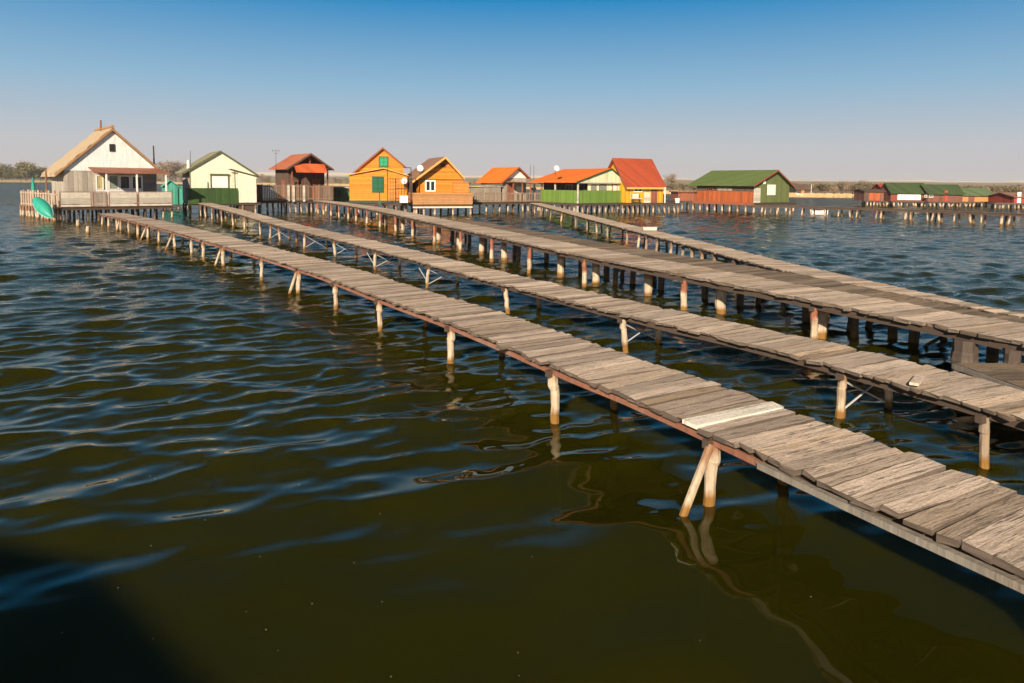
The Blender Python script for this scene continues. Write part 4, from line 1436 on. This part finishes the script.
for i in range(6):
    make_post(ro, -.6 + (W + .7) * i / 5, -.5, zf - .22, .09, 'post_pale', (R(.12), 0), n=7)

# ---- thin long pier at right ---------------------------------------------------------------------
roT = thing('pier', 'thin dark long pier on paired pale posts crossing the right side behind open water', 'pier', (0, 0, 0))
pT = Path([at(u, v, .9) for u, v in ((752, 205.2), (800, 206), (850, 207.3), (900, 209), (960, 211.3), (1024, 213.8))], 6)
make_deck(pT, .8, roT, 'plank_dark', jit=.6, pw=(.2, .3))
make_rail(pT, roT, 'beam_dark', .05, .14, .08, -.05, 'stringer')
make_rail(pT, roT, 'beam_dark', .7, .14, .08, -.05, 'stringer')
for i, u in enumerate((766, 777, 790, 802.5, 812, 824, 838.6, 849, 857, 877, 881, 906, 910, 927, 933, 938, 954.6, 969, 981, 1002, 1010, 1040)):
    s = pT.s_at_px(u)
    bent(pT, roT, s, .8, r=.085 if u in (881, 906, 938, 969, 1002) else .06, mats=('post_pale', 'post_dark'), drop=.15, lean=.1, cross=u in (881, 906, 938, 969, 1002, 849))
M['dark_hull'] = flat('dark_boat_hull', (0.05, 0.05, 0.035), .6)


def punt(label, p, L, wd, hgt, yaw, m, m2, cat='boat', seat=True):
    r = thing('rowing_boat', label, cat, (p.x, p.y, 0), rad(yaw))
    mb = MB()
    n = 12
    prof = []
    for i in range(n + 1):
        f_ = i / n
        w_ = wd / 2 * (math.sin(math.pi * (0.08 + .84 * f_)) ** .55)
        sh_ = hgt * (1 + .35 * (2 * f_ - 1) ** 2)
        x = L * (f_ - .5)
        prof.append((x, w_, sh_))
    for (x, w_, sh_) in prof:
        mb.v += [(x, -w_, sh_), (x, -w_ * .75, -.08), (x, w_ * .75, -.08), (x, w_, sh_), (x, w_ * .86, sh_), (x, w_ * .68, .05), (x, -w_ * .68, .05), (x, -w_ * .86, sh_)]
    for i in range(n):
        a = i * 8
        for q in range(8):
            mb.f.append((a + q, a + (q + 1) % 8, a + 8 + (q + 1) % 8, a + 8 + q))
    mb.f += [tuple(range(8))[::-1], tuple(range(n * 8, n * 8 + 8))]
    mb.t = [(1, 0, 0)] * len(mb.f)
    mb.build('hull', m, r)
    if seat:
        for x in (-L * .2, L * .15):
            MB().box(x - .12, x + .12, -wd * .4, wd * .4, hgt * .7, hgt * .7 + .04).build('thwart', m2, r)
    return r


punt('long dark low boat moored by the thin pier right of the green roofed cabin', at(848, 215.5, 0), 3.3, .9, .22, 8, 'dark_hull', 'beam_dark')
punt('small white boat moored under the thin pier right of the green roofed cabin', at(819, 214, 0), 1.6, .8, .32, -10, 'white_paint', 'beam_dark')

# ---- far cabins on the right -------------------------------------------------------------------------
M['far_green'] = paint('dark_green_roof', (0.045, 0.075, 0.025), .95, 'v', .5, wear=.1, weary=(.1, .16, .08))
M['far_green2'] = paint('faded_green_roof', (0.10, 0.15, 0.07), .95, 'v', .5, wear=.1, weary=(.15, .22, .13))
M['far_brown'] = paint('brown_red_wall', (0.20, 0.075, 0.05), .8, 'v', .4, wear=.3)
M['far_red'] = paint('dull_red_wall', (0.36, 0.055, 0.035), .8, 'v', .4, wear=.15)


def far_cabin(label, name, u0, u1, Y, v0, veave, vridge, wallm, roofm, depth=5, yaw=0, extra=None, cat='cabin', floor=.7, posts=7):
    h = Frame(u0, Y, yaw)
    ro = h.root(name, label, cat)
    W = h.lx(u1)
    ze = h.z(W / 2, 0, veave)
    zr = h.z(W / 2, depth / 2, vridge)
    MB().prism([(0, floor), (depth, floor), (depth, ze), (depth / 2, zr - .08), (0, ze)], 'x', 0, W).build('wall', wallm, ro)
    sl = (zr - ze) / (depth / 2)
    MB().prism([(-.3, ze - sl * .3), (-.3, ze - sl * .3 + .1), (depth / 2, zr + .1), (depth / 2, zr)], 'x', -.2, W + .2) \
        .prism([(depth / 2, zr), (depth / 2, zr + .1), (depth + .3, ze - sl * .3 + .1), (depth + .3, ze - sl * .3)], 'x', -.198, W + .198).build('roof', roofm, ro)
    MB().box(-.3, W + .3, -.9, -.003, floor - .15, floor).build('deck', 'beam_dark', ro)
    posts_row(ro, (-.1, -.7), (W + .1, -.7), posts, floor - .15, .11, 'post_pale', .2)
    posts_row(ro, (0, 1.5), (W, 1.5), posts, floor - .15, .1, 'post_dark', .2)
    if extra:
        extra(h, ro, W)
    return h, ro


def ex1(h, ro, W):
    panel(ro, 'white_front', 'white_paint', h.lx(897.5), h.lx(920.5), .9, h.z(3, 0, 194.3), d=.06)
    panel(ro, 'door', 'far_red', h.lx(893), h.lx(896), .75, h.z(3, 0, 195), d=.08)
far_cabin('far cabin with a dark green roof and a long white front panel', 'far_cabin', 891.5, 928, 98, 201, 192, 183.3, 'far_brown', 'far_green', 3, extra=ex1, posts=9)


def ex2(h, ro, W):
    window(ro, h.lx(924.5), h.lx(927), h.z(1, 0, 197.5), h.z(1, 0, 195), mull=0)
    window(ro, h.lx(929), h.lx(933), h.z(1, 0, 197.5), h.z(1, 0, 194.5), mull=1)
    panel(ro, 'door', 'far_red', h.lx(944), h.lx(947.5), .75, 2.3)
h_ = far_cabin('far dark green roofed cabin with a plain brown wall, right of the white fronted one', 'far_cabin', 928.5, 962.5, 97, 201.5, 193, 185, 'far_brown', 'far_green', 3, extra=ex2, posts=9)


def ex3(h, ro, W):
    panel(ro, 'door', 'far_brown', W * .2, W * .4, .7, 1.6)
far_cabin('far low orange brown shed with a faded green roof', 'far_shed', 963.3, 992, 99, 202, 194.6, 188.5, 'terrace_boards', 'far_green2', 3, extra=ex3, cat='shed')


def ex4(h, ro, W):
    panel(ro, 'open_porch', 'rust_red', W * .25, W * .8, .75, h.z(1, 0, 193))
    panel(ro, 'door', 'dark_wood', W * .02, W * .2, .7, h.z(1, 0, 193))
far_cabin('far brown flat roofed shed at the left end of the far row', 'far_shed', 865, 884, 99, 201, 191.2, 189.6, 'far_brown', 'dark_wood', 3, extra=ex4, cat='shed')


def ex5(h, ro, W):
    panel(ro, 'door', 'white_paint', W * .3, W * .7, .75, 2.3)
    panel(ro, 'sun_blind', 'far_red', W * .1, W * .9, h.z(1, 0, 194.5), h.z(1, 0, 193), d=.3)
far_cabin('far little hut with a red upper storey beside the green roofs', 'far_cabin', 884.6, 891, 100, 201, 190, 184.2, 'far_red', 'far_red', 3.5, extra=ex5, posts=4)


def ex6(h, ro, W):
    panel(ro, 'door', 'white_paint', W * .1, W * .22, .75, 2.2)
far_cabin('far red cabin at the right edge of the picture', 'far_cabin', 1015, 1045, 92, 204, 197, 193, 'far_red', 'brown_tile', 5, extra=ex6)
# little jetty in front of it
h = Frame(996, 90, 4)
ro = h.root('jetty', 'short pale jetty on posts before the far red cabin', 'jetty')
W = h.lx(1030)
platform(ro, M['plank'], 0, W, 0, 1.3, .75)
posts_row(ro, (.1, .1), (W - .1, .1), 8, .6, .1)
punt('white boat lying before the far green roofed shed', at(973, 206.2, 0), 2.6, 1.1, .45, 5, 'white_paint', 'beam_dark')

# ------------------------------------------------------------------ unseen hut added to cast the shadow at the lower left
SUN_EL, SUN_AZ = 26.0, -14.0        # azimuth measured from straight behind the viewer, minus = left
hs = Vector((0, 1, 0))
sd_ = Vector((math.sin(rad(SUN_AZ)) * math.cos(rad(SUN_EL)), -math.cos(rad(SUN_AZ)) * math.cos(rad(SUN_EL)), math.sin(rad(SUN_EL))))   # towards the sun
def shadow_src(p, z):
    t = z / sd_.z
    return Vector((p.x + sd_.x * t, p.y + sd_.y * t, z))
zE = 4.6
c0, c1, c2 = shadow_src(at(-60, 525), zE), shadow_src(at(100, 566), zE), shadow_src(at(214, 683), zE)
ex = (c2 - c1).normalized()
ey = Vector((ex.y, -ex.x, 0))
if ey.y > 0:
    ey = -ey
ro = thing('shadow_hut', 'unseen brown hut added behind the viewpoint to shade the water at the lower left', 'shadow caster', (c1.x, c1.y, 0), math.atan2(ex.y, ex.x))
MB().prism([(-6.6, .9), (-.3, .9), (-.3, 4.4), (-3.5, 5.4), (-6.6, 4.4)], 'x', .3, 5.6).build('wall', 'brown_boards', ro)
MB().prism([(-7, 4.35), (-7, 4.43), (-3.5, 5.65), (-3.5, 5.57)], 'x', 0, 6).prism([(-3.5, 5.57), (-3.5, 5.65), (0, zE), (0, zE - .08)], 'x', .002, 5.998).build('roof', 'brown_tile', ro)
lc0 = (c0 - c1)
lc0 = (lc0.dot(ex), lc0.dot(Vector((-ex.y, ex.x, 0))))
MB().quadbox([(-.01, 0, 4.3), (-.01, -6.8, 4.3), (lc0[0], lc0[1] - 6.8, 4.3), (lc0[0], lc0[1], 4.3), (-.01, 0, zE), (-.01, -6.8, zE), (lc0[0], lc0[1] - 6.8, zE), (lc0[0], lc0[1], zE)]).build('porch_roof', 'brown_tile', ro)  # slab added to carry the cast shadow across the left corner
MB().box(0, 6, -7, 0, .75, .9).build('deck', 'beam_dark', ro)
for x in (.2, 3, 5.8):
    for y in (-.2, -3.5, -6.8):
        make_post(ro, x, y, .75, .08, 'post_wood')

# ------------------------------------------------------------------ water
def water():
    rng = np.random.default_rng(11)
    na = 640
    ang = np.linspace(rad(-62), rad(62), na)
    r = [1.6]
    while r[-1] < 260:
        r.append(r[-1] * 1.0048 + 0.003)
    r = np.array(r + [300, 400, 600, 1000, 2000, 5000])
    Rr, A = np.meshgrid(r, ang, indexing='ij')
    X = Rr * np.sin(A)
    Y = Rr * np.cos(A)
    cell = np.gradient(r)[:, None] * np.ones_like(A)
    cell = np.maximum(cell, Rr * (ang[1] - ang[0]))
    Z = np.zeros_like(X)
    DX = np.zeros_like(X)
    DY = np.zeros_like(X)
    g = 0.8 + 0.2 * np.sin(X * .21 + 1) * np.cos(Y * .13 + X * .09)
    g *= np.interp(Rr, [0, 4, 6.5, 12, 20, 60], [.36, .46, .72, 1.0, 1.1, 1.15])
    g *= 1 - 0.35 * np.exp(-((X - 4) ** 2 + (Y - 4) ** 2) / 12)
    nw = 150
    for i in range(nw):
        long_ = i < 95
        lam = (0.75 * (1.9 / 0.75) ** rng.random()) if long_ else (0.22 * (0.75 / 0.22) ** rng.random())
        th = rad(292) + rng.normal(0, rad(20) if i % 3 else rad(60))      # travel direction
        cx, cy = math.cos(th), math.sin(th)
        kk = 2 * math.pi / lam
        a = 0.0030 * lam ** 1.0 if long_ else 0.0088 * lam ** 1.35
        fade = np.clip((lam / cell - 2.5) / 2.5, 0, 1)
        if not long_:
            fade = fade * np.clip((Rr - 3.5) / 6, 0.16, 1)
        ph = rng.random() * 6.28
        q = kk * (cx * X + cy * Y) + ph
        A_ = a * fade * g
        Z += A_ * np.sin(q)
        DX += A_ * cx * np.cos(q)
        DY += A_ * cy * np.cos(q)
    X = X + DX * 1.3
    Y = Y + DY * 1.3
    X[0] -= 0
    Z[-6:] = 0
    V = np.stack([X, Y, Z], -1).reshape(-1, 3)
    nr = len(r)
    i = np.arange(nr - 1)[:, None] * na + np.arange(na - 1)[None, :]
    Fc = np.stack([i, i + 1, i + na + 1, i + na], -1).reshape(-1, 4)
    me = bpy.data.meshes.new('water')
    me.vertices.add(len(V))
    me.vertices.foreach_set('co', V.ravel())
    me.loops.add(Fc.size)
    me.loops.foreach_set('vertex_index', Fc.ravel().astype(np.int32))
    me.polygons.add(len(Fc))
    me.polygons.foreach_set('loop_start', np.arange(0, Fc.size, 4, dtype=np.int32))
    me.polygons.foreach_set('loop_total', np.full(len(Fc), 4, dtype=np.int32))
    me.update()
    me.polygons.foreach_set('use_smooth', np.ones(len(Fc), dtype=bool))
    o = bpy.data.objects.new('water', me)
    C.objects.link(o)
    m, nt, b = new_mat('lake_water')
    k = N(nt)
    geo = k.n('NewGeometry')
    pos = geo.outputs['Position']
    b.inputs['IOR'].default_value = 1.333
    b.inputs['Specular IOR Level'].default_value = 0.0
    b.inputs['Roughness'].default_value = 1.0
    b.inputs['Subsurface Weight'].default_value = 1.0
    b.inputs['Subsurface Radius'].default_value = (0.7, 1.0, 0.3)
    b.inputs['Subsurface Scale'].default_value = 0.22
    b.subsurface_method = 'BURLEY'
    murk = k.noise(pos, 0.35, 3, .5)
    k.link(k.ramp(murk, [(0.3, (0.0230, 0.0235, 0.0006)), (0.7, (0.0330, 0.0315, 0.0009))]), b.inputs['Base Color'])
    L = k.n('VectorMath', operation='LENGTH')
    k.link(pos, L.inputs[0])
    d = L.outputs['Value']
    rot = (0, 0, rad(-22))
    n1 = k.noise(k.mapping(pos, (1, 1.9, 1), rot), 1.6, 5, .6)       # 60 cm
    n2 = k.noise(k.mapping(pos, (1, 1.7, 1), rot), 6.0, 4, .6)
    n3 = k.noise(k.mapping(pos, (.55, 2.0, 1), (0, 0, rad(-8))), 1.0, 5, .66)     # broad, carries the distance
    f2 = k.n('MapRange')
    k.link(d, f2.inputs[0])
    for i_, v_ in ((1, 8), (2, 22), (3, 0.0), (4, 1.0)):
        f2.inputs[i_].default_value = v_
    f3 = k.n('MapRange')
    k.link(d, f3.inputs[0])
    for i_, v_ in ((1, 12), (2, 60), (3, 0.0), (4, 1.0)):
        f3.inputs[i_].default_value = v_
    hsum = k.math('ADD', k.math('MULTIPLY', k.math('MULTIPLY', n1, 0.036), f2.outputs[0]), k.math('MULTIPLY', k.math('MULTIPLY', n2, 0.017), f2.outputs[0]))
    hsum = k.math('ADD', hsum, k.math('MULTIPLY', k.math('MULTIPLY', n3, 0.11), f3.outputs[0]))
    n4 = k.noise(k.mapping(pos, (.16, .5, 1), (0, 0, rad(-5))), 1.0, 4, .7)
    f4 = k.n('MapRange')
    k.link(d, f4.inputs[0])
    for i_, v_ in ((1, 35), (2, 120), (3, 0.0), (4, 1.0)):
        f4.inputs[i_].default_value = v_
    hsum = k.math('ADD', hsum, k.math('MULTIPLY', k.math('MULTIPLY', n4, 0.9), f4.outputs[0]))
    f5 = k.n('MapRange')
    k.link(d, f5.inputs[0])
    for i_, v_ in ((1, 30), (2, 140), (3, 0.01), (4, 0.16)):
        f5.inputs[i_].default_value = v_
    nrm = k.bump(hsum, 1.0, 1.0)
    gl = k.n('BsdfGlossy')
    gl.inputs['Color'].default_value = (1, .95, .86, 1)
    k.link(f5.outputs[0], gl.inputs['Roughness'])
    k.link(nrm, gl.inputs['Normal'])
    fr = k.n('Fresnel')
    fr.inputs['IOR'].default_value = 1.35
    k.link(nrm, fr.inputs['Normal'])
    tr = k.n('BsdfTransparent')
    tr.inputs[0].default_value = (1, .85, .45, 1)
    mx = k.n('MixShader')
    mx.inputs[0].default_value = 0.34
    k.link(b.outputs[0], mx.inputs[1])
    k.link(tr.outputs[0], mx.inputs[2])
    m2_ = k.n('MixShader')
    k.link(fr.outputs[0], m2_.inputs[0])
    k.link(mx.outputs[0], m2_.inputs[1])
    k.link(gl.outputs[0], m2_.inputs[2])
    k.link(m2_.outputs[0], [n_ for n_ in nt.nodes if n_.type == 'OUTPUT_MATERIAL'][0].inputs[0])
    me.materials.append(m)
    tag(o, kind='structure')


water()

# pale specks of seed fluff on the near water
mb = MB()
for (x, y) in ((150, 476), (155, 479), (299, 485), (380, 514), (443, 497), (260, 557), (246, 612), (266, 630), (153, 639), (312, 604), (382, 602), (453, 603), (354, 563), (30, 504), (151, 546), (278, 651), (391, 677), (518, 653), (532, 557), (519, 676), (811, 597), (700, 641), (62, 633), (205, 520), (118, 588), (600, 500)):
    p = at(x, y, 0.012)
    r_ = R(.0012, .0026)
    mb.tube([p, p + Vector((0, 0, .006))], r_, 6)
tag(mb.build('seed_fluff', flat('grey_fluff', (.3, .29, .25), .9)), kind='stuff', label='pale specks of seed fluff floating on the near water', cat='fluff')

# lake bed, well under the opaque water, closes the world below
me = bpy.data.meshes.new('lake_bed')
me.from_pydata([(-9000, -3000, -1.8), (9000, -3000, -1.8), (9000, 9000, -1.8), (-9000, 9000, -1.8)], [], [(0, 1, 2, 3)])
me.materials.append(flat('lake_mud', (0.006, 0.006, 0.001), .9))
tag(C.objects.link(bpy.data.objects.new('lake_bed', me)) or bpy.data.objects['lake_bed'], kind='structure')

# ------------------------------------------------------------------ far shore
shore_px = [(-400, 181.5), (0, 182.3), (60, 182.6), (170, 184), (300, 185.6), (400, 186.6), (470, 187.6), (580, 190.3), (670, 194), (740, 196), (800, 197.2), (900, 198.3), (1024, 199.4), (1500, 204)]
hill_px = [(-400, 172), (0, 174), (170, 172.5), (330, 172), (470, 175), (560, 177), (660, 178.5), (760, 179.8), (900, 180.6), (1024, 181.2), (1500, 183)]
M['shore_ground'] = None
m, nt, b = new_mat('far_shore_ground')
k = N(nt)
geo = k.n('NewGeometry')
sep = k.n('SeparateXYZ')
k.link(geo.outputs['Position'], sep.inputs[0])
nn_ = k.noise(k.mapping(geo.outputs['Position'], (.012, .03, .3)), 1.0, 6, .7)
n5 = k.noise(k.mapping(geo.outputs['Position'], (.1, .1, .3)), 1.0, 4, .7)
cc = k.ramp(nn_, [(0.3, (0.16, 0.12, 0.07)), (0.5, (0.27, 0.20, 0.12)), (0.7, (0.36, 0.29, 0.19))])
cc = k.mix(k.math('MULTIPLY', n5, .5), cc, (0.15, 0.13, 0.06))
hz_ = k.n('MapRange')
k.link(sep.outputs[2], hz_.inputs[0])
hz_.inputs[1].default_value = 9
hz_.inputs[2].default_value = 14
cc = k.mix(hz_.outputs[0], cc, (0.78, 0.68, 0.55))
k.link(cc, b.inputs['Base Color'])
b.inputs['Roughness'].default_value = 1
M['shore_ground'] = m
us = np.linspace(-400, 1500, 240)
sv = np.interp(us, *zip(*shore_px))
hv = np.interp(us, *zip(*hill_px))
verts, faces = [], []
for i, u in enumerate(us):
    s0 = at(u, sv[i], 0)
    Yh = 1400.0
    ph = atY(u, hv[i], Yh)
    q0 = s0
    hz = max(ph.z, 6) + 1.0 * math.sin(u * .05) + .7 * math.sin(u * .13 + 1)
    base = Vector((ph.x, ph.y, 0))
    ts = [(0, -.5), (0.001, .25), (.01, .6), (.1, .9), (.35, .9 + hz * .06), (.6, hz * .32), (.8, hz * .7), (1, hz), (1.25, hz * .7), (3, -5)]
    for f_, z in ts:
        p = q0.lerp(base, f_) if f_ <= 1 else base * f_
        verts.append((p.x, p.y, z + (R(.3) if f_ > .3 else 0)))
nt_ = 10
for i in range(len(us) - 1):
    for j in range(nt_ - 1):
        a = i * nt_ + j
        faces.append((a, a + nt_, a + nt_ + 1, a + 1))
me = bpy.data.meshes.new('far_shore')
me.from_pydata(verts, [], faces)
me.materials.append(m)
me.polygons.foreach_set('use_smooth', [True] * len(faces))
o = bpy.data.objects.new('far_shore', me)
C.objects.link(o)
tag(o, kind='structure')

# reed belt along the water's edge (uncountable)
M['reed'] = flat('dry_reed', (0.42, 0.31, 0.16), .9, 0, .35, .4)
mb = MB()
for i in range(9000):
    u = R(-60, 1120)
    v = np.interp(u, *zip(*shore_px))
    p = at(u, v, 0)
    d = Vector((p.x, p.y, 0)).normalized()
    p = p + d * R(0, 7) - d * .5
    w_ = R(.15, .5) * p.length / 200
    hh_ = R(.5, 1.1)
    if u < 500:
        hh_ *= 1.4
    r_ = Vector((d.y, -d.x, 0)) * w_
    mb.poly([p - r_ + Vector((0, 0, -.2)), p + r_ + Vector((0, 0, -.2)), p + r_ * R(.2, .8) + Vector((R(.1), 0, hh_)), p - r_ * R(.2, .8) + Vector((R(.1), 0, hh_ * R(.8, 1)))])
o = mb.build('reed_belt', M['reed'])
tag(o, kind='stuff', label='belt of dry yellow reeds along the far shore', cat='reeds')

# trees
M['leaf_olive'] = flat('olive_foliage', (0.17, 0.15, 0.06), .9, 0, .45, .6)
M['leaf_brown'] = flat('bare_brown_twigs', (0.27, 0.19, 0.125), .9, 0, .4, .6)
M['leaf_dark'] = flat('dark_scrub_foliage', (0.15, 0.12, 0.065), .9, 0, .45, .6)
M['bark'] = flat('grey_brown_bark', (0.12, 0.09, 0.065), .9)


def tree_proto(name, label, hgt, wd, leafm, nleaf, low=.15, group=None, sz=.3):
    r = thing(name, label, 'tree', (0, 0, -50), 0, group)
    mb = MB()
    tips = []
    mb.tube([(0, 0, -.3), (R(.1), R(.1), hgt * .35), (R(.3), R(.3), hgt * .8)], [hgt * .022, hgt * .016, hgt * .005], 6)
    for i in range(9):
        z = hgt * R(low + .05, .7)
        a = R(0, 6.28)
        L = wd * R(.3, .55)
        e = (math.cos(a) * L, math.sin(a) * L, z + hgt * R(.08, .25))
        mb.tube([(0, 0, z), e], [hgt * .008, hgt * .003], 4)
        tips.append(Vector(e))
    mb.build('trunk', M['bark'], r)
    mb = MB()
    tips += [Vector((R(wd * .25), R(wd * .25), hgt * R(.6, .93))) for _ in range(6)]
    for i in range(nleaf):
        c = random.choice(tips)
        p = c + Vector((random.gauss(0, wd * .13), random.gauss(0, wd * .13), random.gauss(0, hgt * .085)))
        if p.z < hgt * low * .5:
            p.z = R(hgt * low * .5, hgt * .4)
        a, b_ = Vector((R(1), R(1), R(1))).normalized(), Vector((R(1), R(1), R(1))).normalized()
        q = sz * R(.5, 1.3)
        mb.poly([p - a * q, p + b_ * q * .8, p + a * q, p - b_ * q * .8])
    mb.build('crown', M[leafm], r)
    return r


def copy_tree(src, loc, rz, sc, label=None):
    r = src.copy()
    C.objects.link(r)
    r.location = loc
    r.rotation_euler = (0, 0, rz)
    r.scale = (sc * R(.85, 1.25), sc * R(.85, 1.25), sc)
    if label:
        r['label'] = label
    for ch in list(src.children):
        c = ch.copy()
        C.objects.link(c)
        c.parent = r
    return r


g_l, g_r, g_m = 'trees along the far left shore', 'scrub trees along the far right shore', 'bare trees behind the left cabins'
pr = {
    'olive': tree_proto('shore_tree', 'olive leafed tree on the far left shore', 9, 8, 'leaf_olive', 1500, .08, g_l, .42),
    'bare': tree_proto('bare_tree', 'brown bare crowned tree beyond the lake behind the left cabins', 11, 8, 'leaf_brown', 1300, .12, g_m, .3),
    'scrub': tree_proto('scrub_tree', 'low brown scrub tree on the far right shore', 3.4, 3.8, 'leaf_dark', 700, .02, g_r, .2),
    'scrub2': tree_proto('scrub_tree', 'low tan scrub tree on the far right shore', 3.2, 4.2, 'leaf_brown', 700, .02, g_r, .2),
}
used = set()


def put(kind, u, back, top_v, label=None):
    v = np.interp(u, *zip(*shore_px))
    p0 = at(u, v, 0)
    d = Vector((p0.x, p0.y, 0)).normalized()
    p = p0 + d * back
    base = .5 + back * .002
    top = atY(u, top_v, p.y).z
    hgt = {'olive': 9, 'bare': 11, 'scrub': 3.4, 'scrub2': 3.2}[kind]
    sc = max(.3, (top - base) / hgt)
    src = pr[kind]
    if kind not in used:
        used.add(kind)
        src.location = (p.x, p.y, base)
        src.scale = (sc, sc, sc)
        if label:
            src['label'] = label
        return
    copy_tree(src, (p.x, p.y, base), R(0, 6.28), sc, label)


for u, tv in ((-14, 166), (2, 163.5), (8, 168), (14, 170), (21, 167), (27, 163), (35, 168), (41, 166.5), (48, 170), (54, 172), (66, 173)):
    put('olive', u, 12 + R(0, 30), tv + R(.6))
put('bare', 26, 20, 161.5, 'brown bare tree among the olive trees on the far left shore')
for u, tv in ((158, 168), (164, 162.5), (170, 163), (176, 161), (182, 163), (188, 166), (262, 175), (268, 176), (335, 176), (341, 178), (346, 177), (410, 178), (474, 181), (480, 180)):
    put('bare', u, 20 + R(0, 40), tv + R(1))
for i in range(30):
    u = 160 + i * 11 + R(4)
    put('bare' if i % 2 else 'olive', u, 60 + R(0, 60), 177 + (u - 160) * .012 + R(1.3), 'low brown tree in the hazy row far behind the cabins' if i % 2 else 'low olive tree in the hazy row far behind the cabins')
    tr = [o_ for o_ in C.objects if o_.parent is None and 'hazy row' in str(o_.get('label', ''))][-1]
    tr['group'] = 'hazy row of trees behind the cabins'
for i in range(100):
    u = 645 + i * 4.1 + R(3)
    tv = 184.3 + R(1.6) + (u - 700) * .005
    if 760 < u < 880:
        tv -= 1.0
    put('scrub' if i % 3 else 'scrub2', u, 6 + R(0, 40), tv, 'low brown scrub tree on the far right shore' if i % 3 else 'low tan scrub tree on the far right shore')
for u, tv in ((672, 174), (842, 181), (852, 181.5), (862, 180.5), (868, 182)):
    put('bare', u, 30, tv, 'taller bare tree rising from the scrub on the far right shore')

# little house with a white boat on the far right shore
h = Frame(796, 172, 0)
ro = h.root('shore_hut', 'dark roofed hut on the far shore right of the green roofed cabin', 'hut')
W = h.lx(810)
ze = h.z(1, 0, 189)
zr = h.z(1, 2, 184.3)
MB().prism([(0, .2), (4, .2), (4, ze), (2, zr - .1), (0, ze)], 'x', 0, W).build('wall', 'dark_wood', ro)
MB().prism([(-.3, ze - .2), (-.3, ze - .1), (2, zr + .1), (2, zr)], 'x', -.2, W + .2).prism([(2, zr), (2, zr + .1), (4.3, ze - .1), (4.3, ze - .2)], 'x', -.198, W + .198).build('roof', 'brown_boards', ro)
panel(ro, 'door', 'orange_wood2', W * .4, W * .6, .4, 2)
pole(ro, 'flag_pole', W + .3, 0, .2, zr, .08, 'white_paint')
punt('white boat drawn up before the dark roofed hut on the far shore', atY(804.5, 196, 167), 4.4, 1.6, .7, 3, 'white_paint', 'beam_dark')

# ------------------------------------------------------------------ haze
m = bpy.data.materials.new('thin_haze')
m.use_nodes = True
nt = m.node_tree
for n_ in list(nt.nodes):
    nt.nodes.remove(n_)
out = nt.nodes.new('ShaderNodeOutputMaterial')
pv = nt.nodes.new('ShaderNodeVolumePrincipled')
pv.inputs['Color'].default_value = (.93, .95, 1, 1)
pv.inputs['Density'].default_value = 0.0002
nt.links.new(pv.outputs[0], out.inputs['Volume'])
hz_o = MB().box(-2600, 2600, -400, 2600, -3.2, 32).build('haze', m)
tag(hz_o, kind='stuff', label='thin pale haze over the lake', cat='haze')

# ------------------------------------------------------------------ light
w = bpy.data.worlds.new('World')
S.world = w
w.use_nodes = True
nt = w.node_tree
k = N(nt)
bg = nt.nodes['Background']
sky = nt.nodes.new('ShaderNodeTexSky')
sky.sky_type = 'NISHITA'
sky.sun_disc = False
sky.sun_elevation = rad(SUN_EL)
sky.sun_rotation = rad(180 + SUN_AZ)
sky.altitude = 100
sky.air_density = 1.0
sky.dust_density = 1.6
sky.ozone_density = 2.0
tc = k.n('TexCoord')
sp = k.n('SeparateXYZ')
nt.links.new(tc.outputs['Generated'], sp.inputs[0])
grad = k.ramp(sp.outputs[2], [(0.0, (.37, .335, .335)), (0.05, (.34, .345, .365)), (0.135, (.17, .295, .405)), (0.255, (.001, .152, .345)), (0.42, (.005, .026, .038)), (1.0, (.004, .010, .012))])
gs = k.n('VectorMath', operation='SCALE')
nt.links.new(grad, gs.inputs[0])
gs.inputs['Scale'].default_value = 1 / 0.085
skymix = k.mix(0.97, sky.outputs[0], gs.outputs[0])
nt.links.new(skymix, bg.inputs[0])
bg.inputs[1].default_value = 0.085
sun = bpy.data.objects.new('sun', bpy.data.lights.new('sun', 'SUN'))
C.objects.link(sun)
sun.data.energy = 5.0
sun.data.angle = rad(0.7)
sun.data.color = (1.0, 0.84, 0.65)
sun.rotation_euler = sd_.to_track_quat('Z', 'Y').to_euler()

S.render.engine = 'CYCLES'
S.view_settings.view_transform = 'Standard'
S.view_settings.look = 'None'
S.view_settings.exposure = 0.65
S.view_settings.gamma = 1.0
S.cycles.max_bounces = 6
S.cycles.use_denoising = True
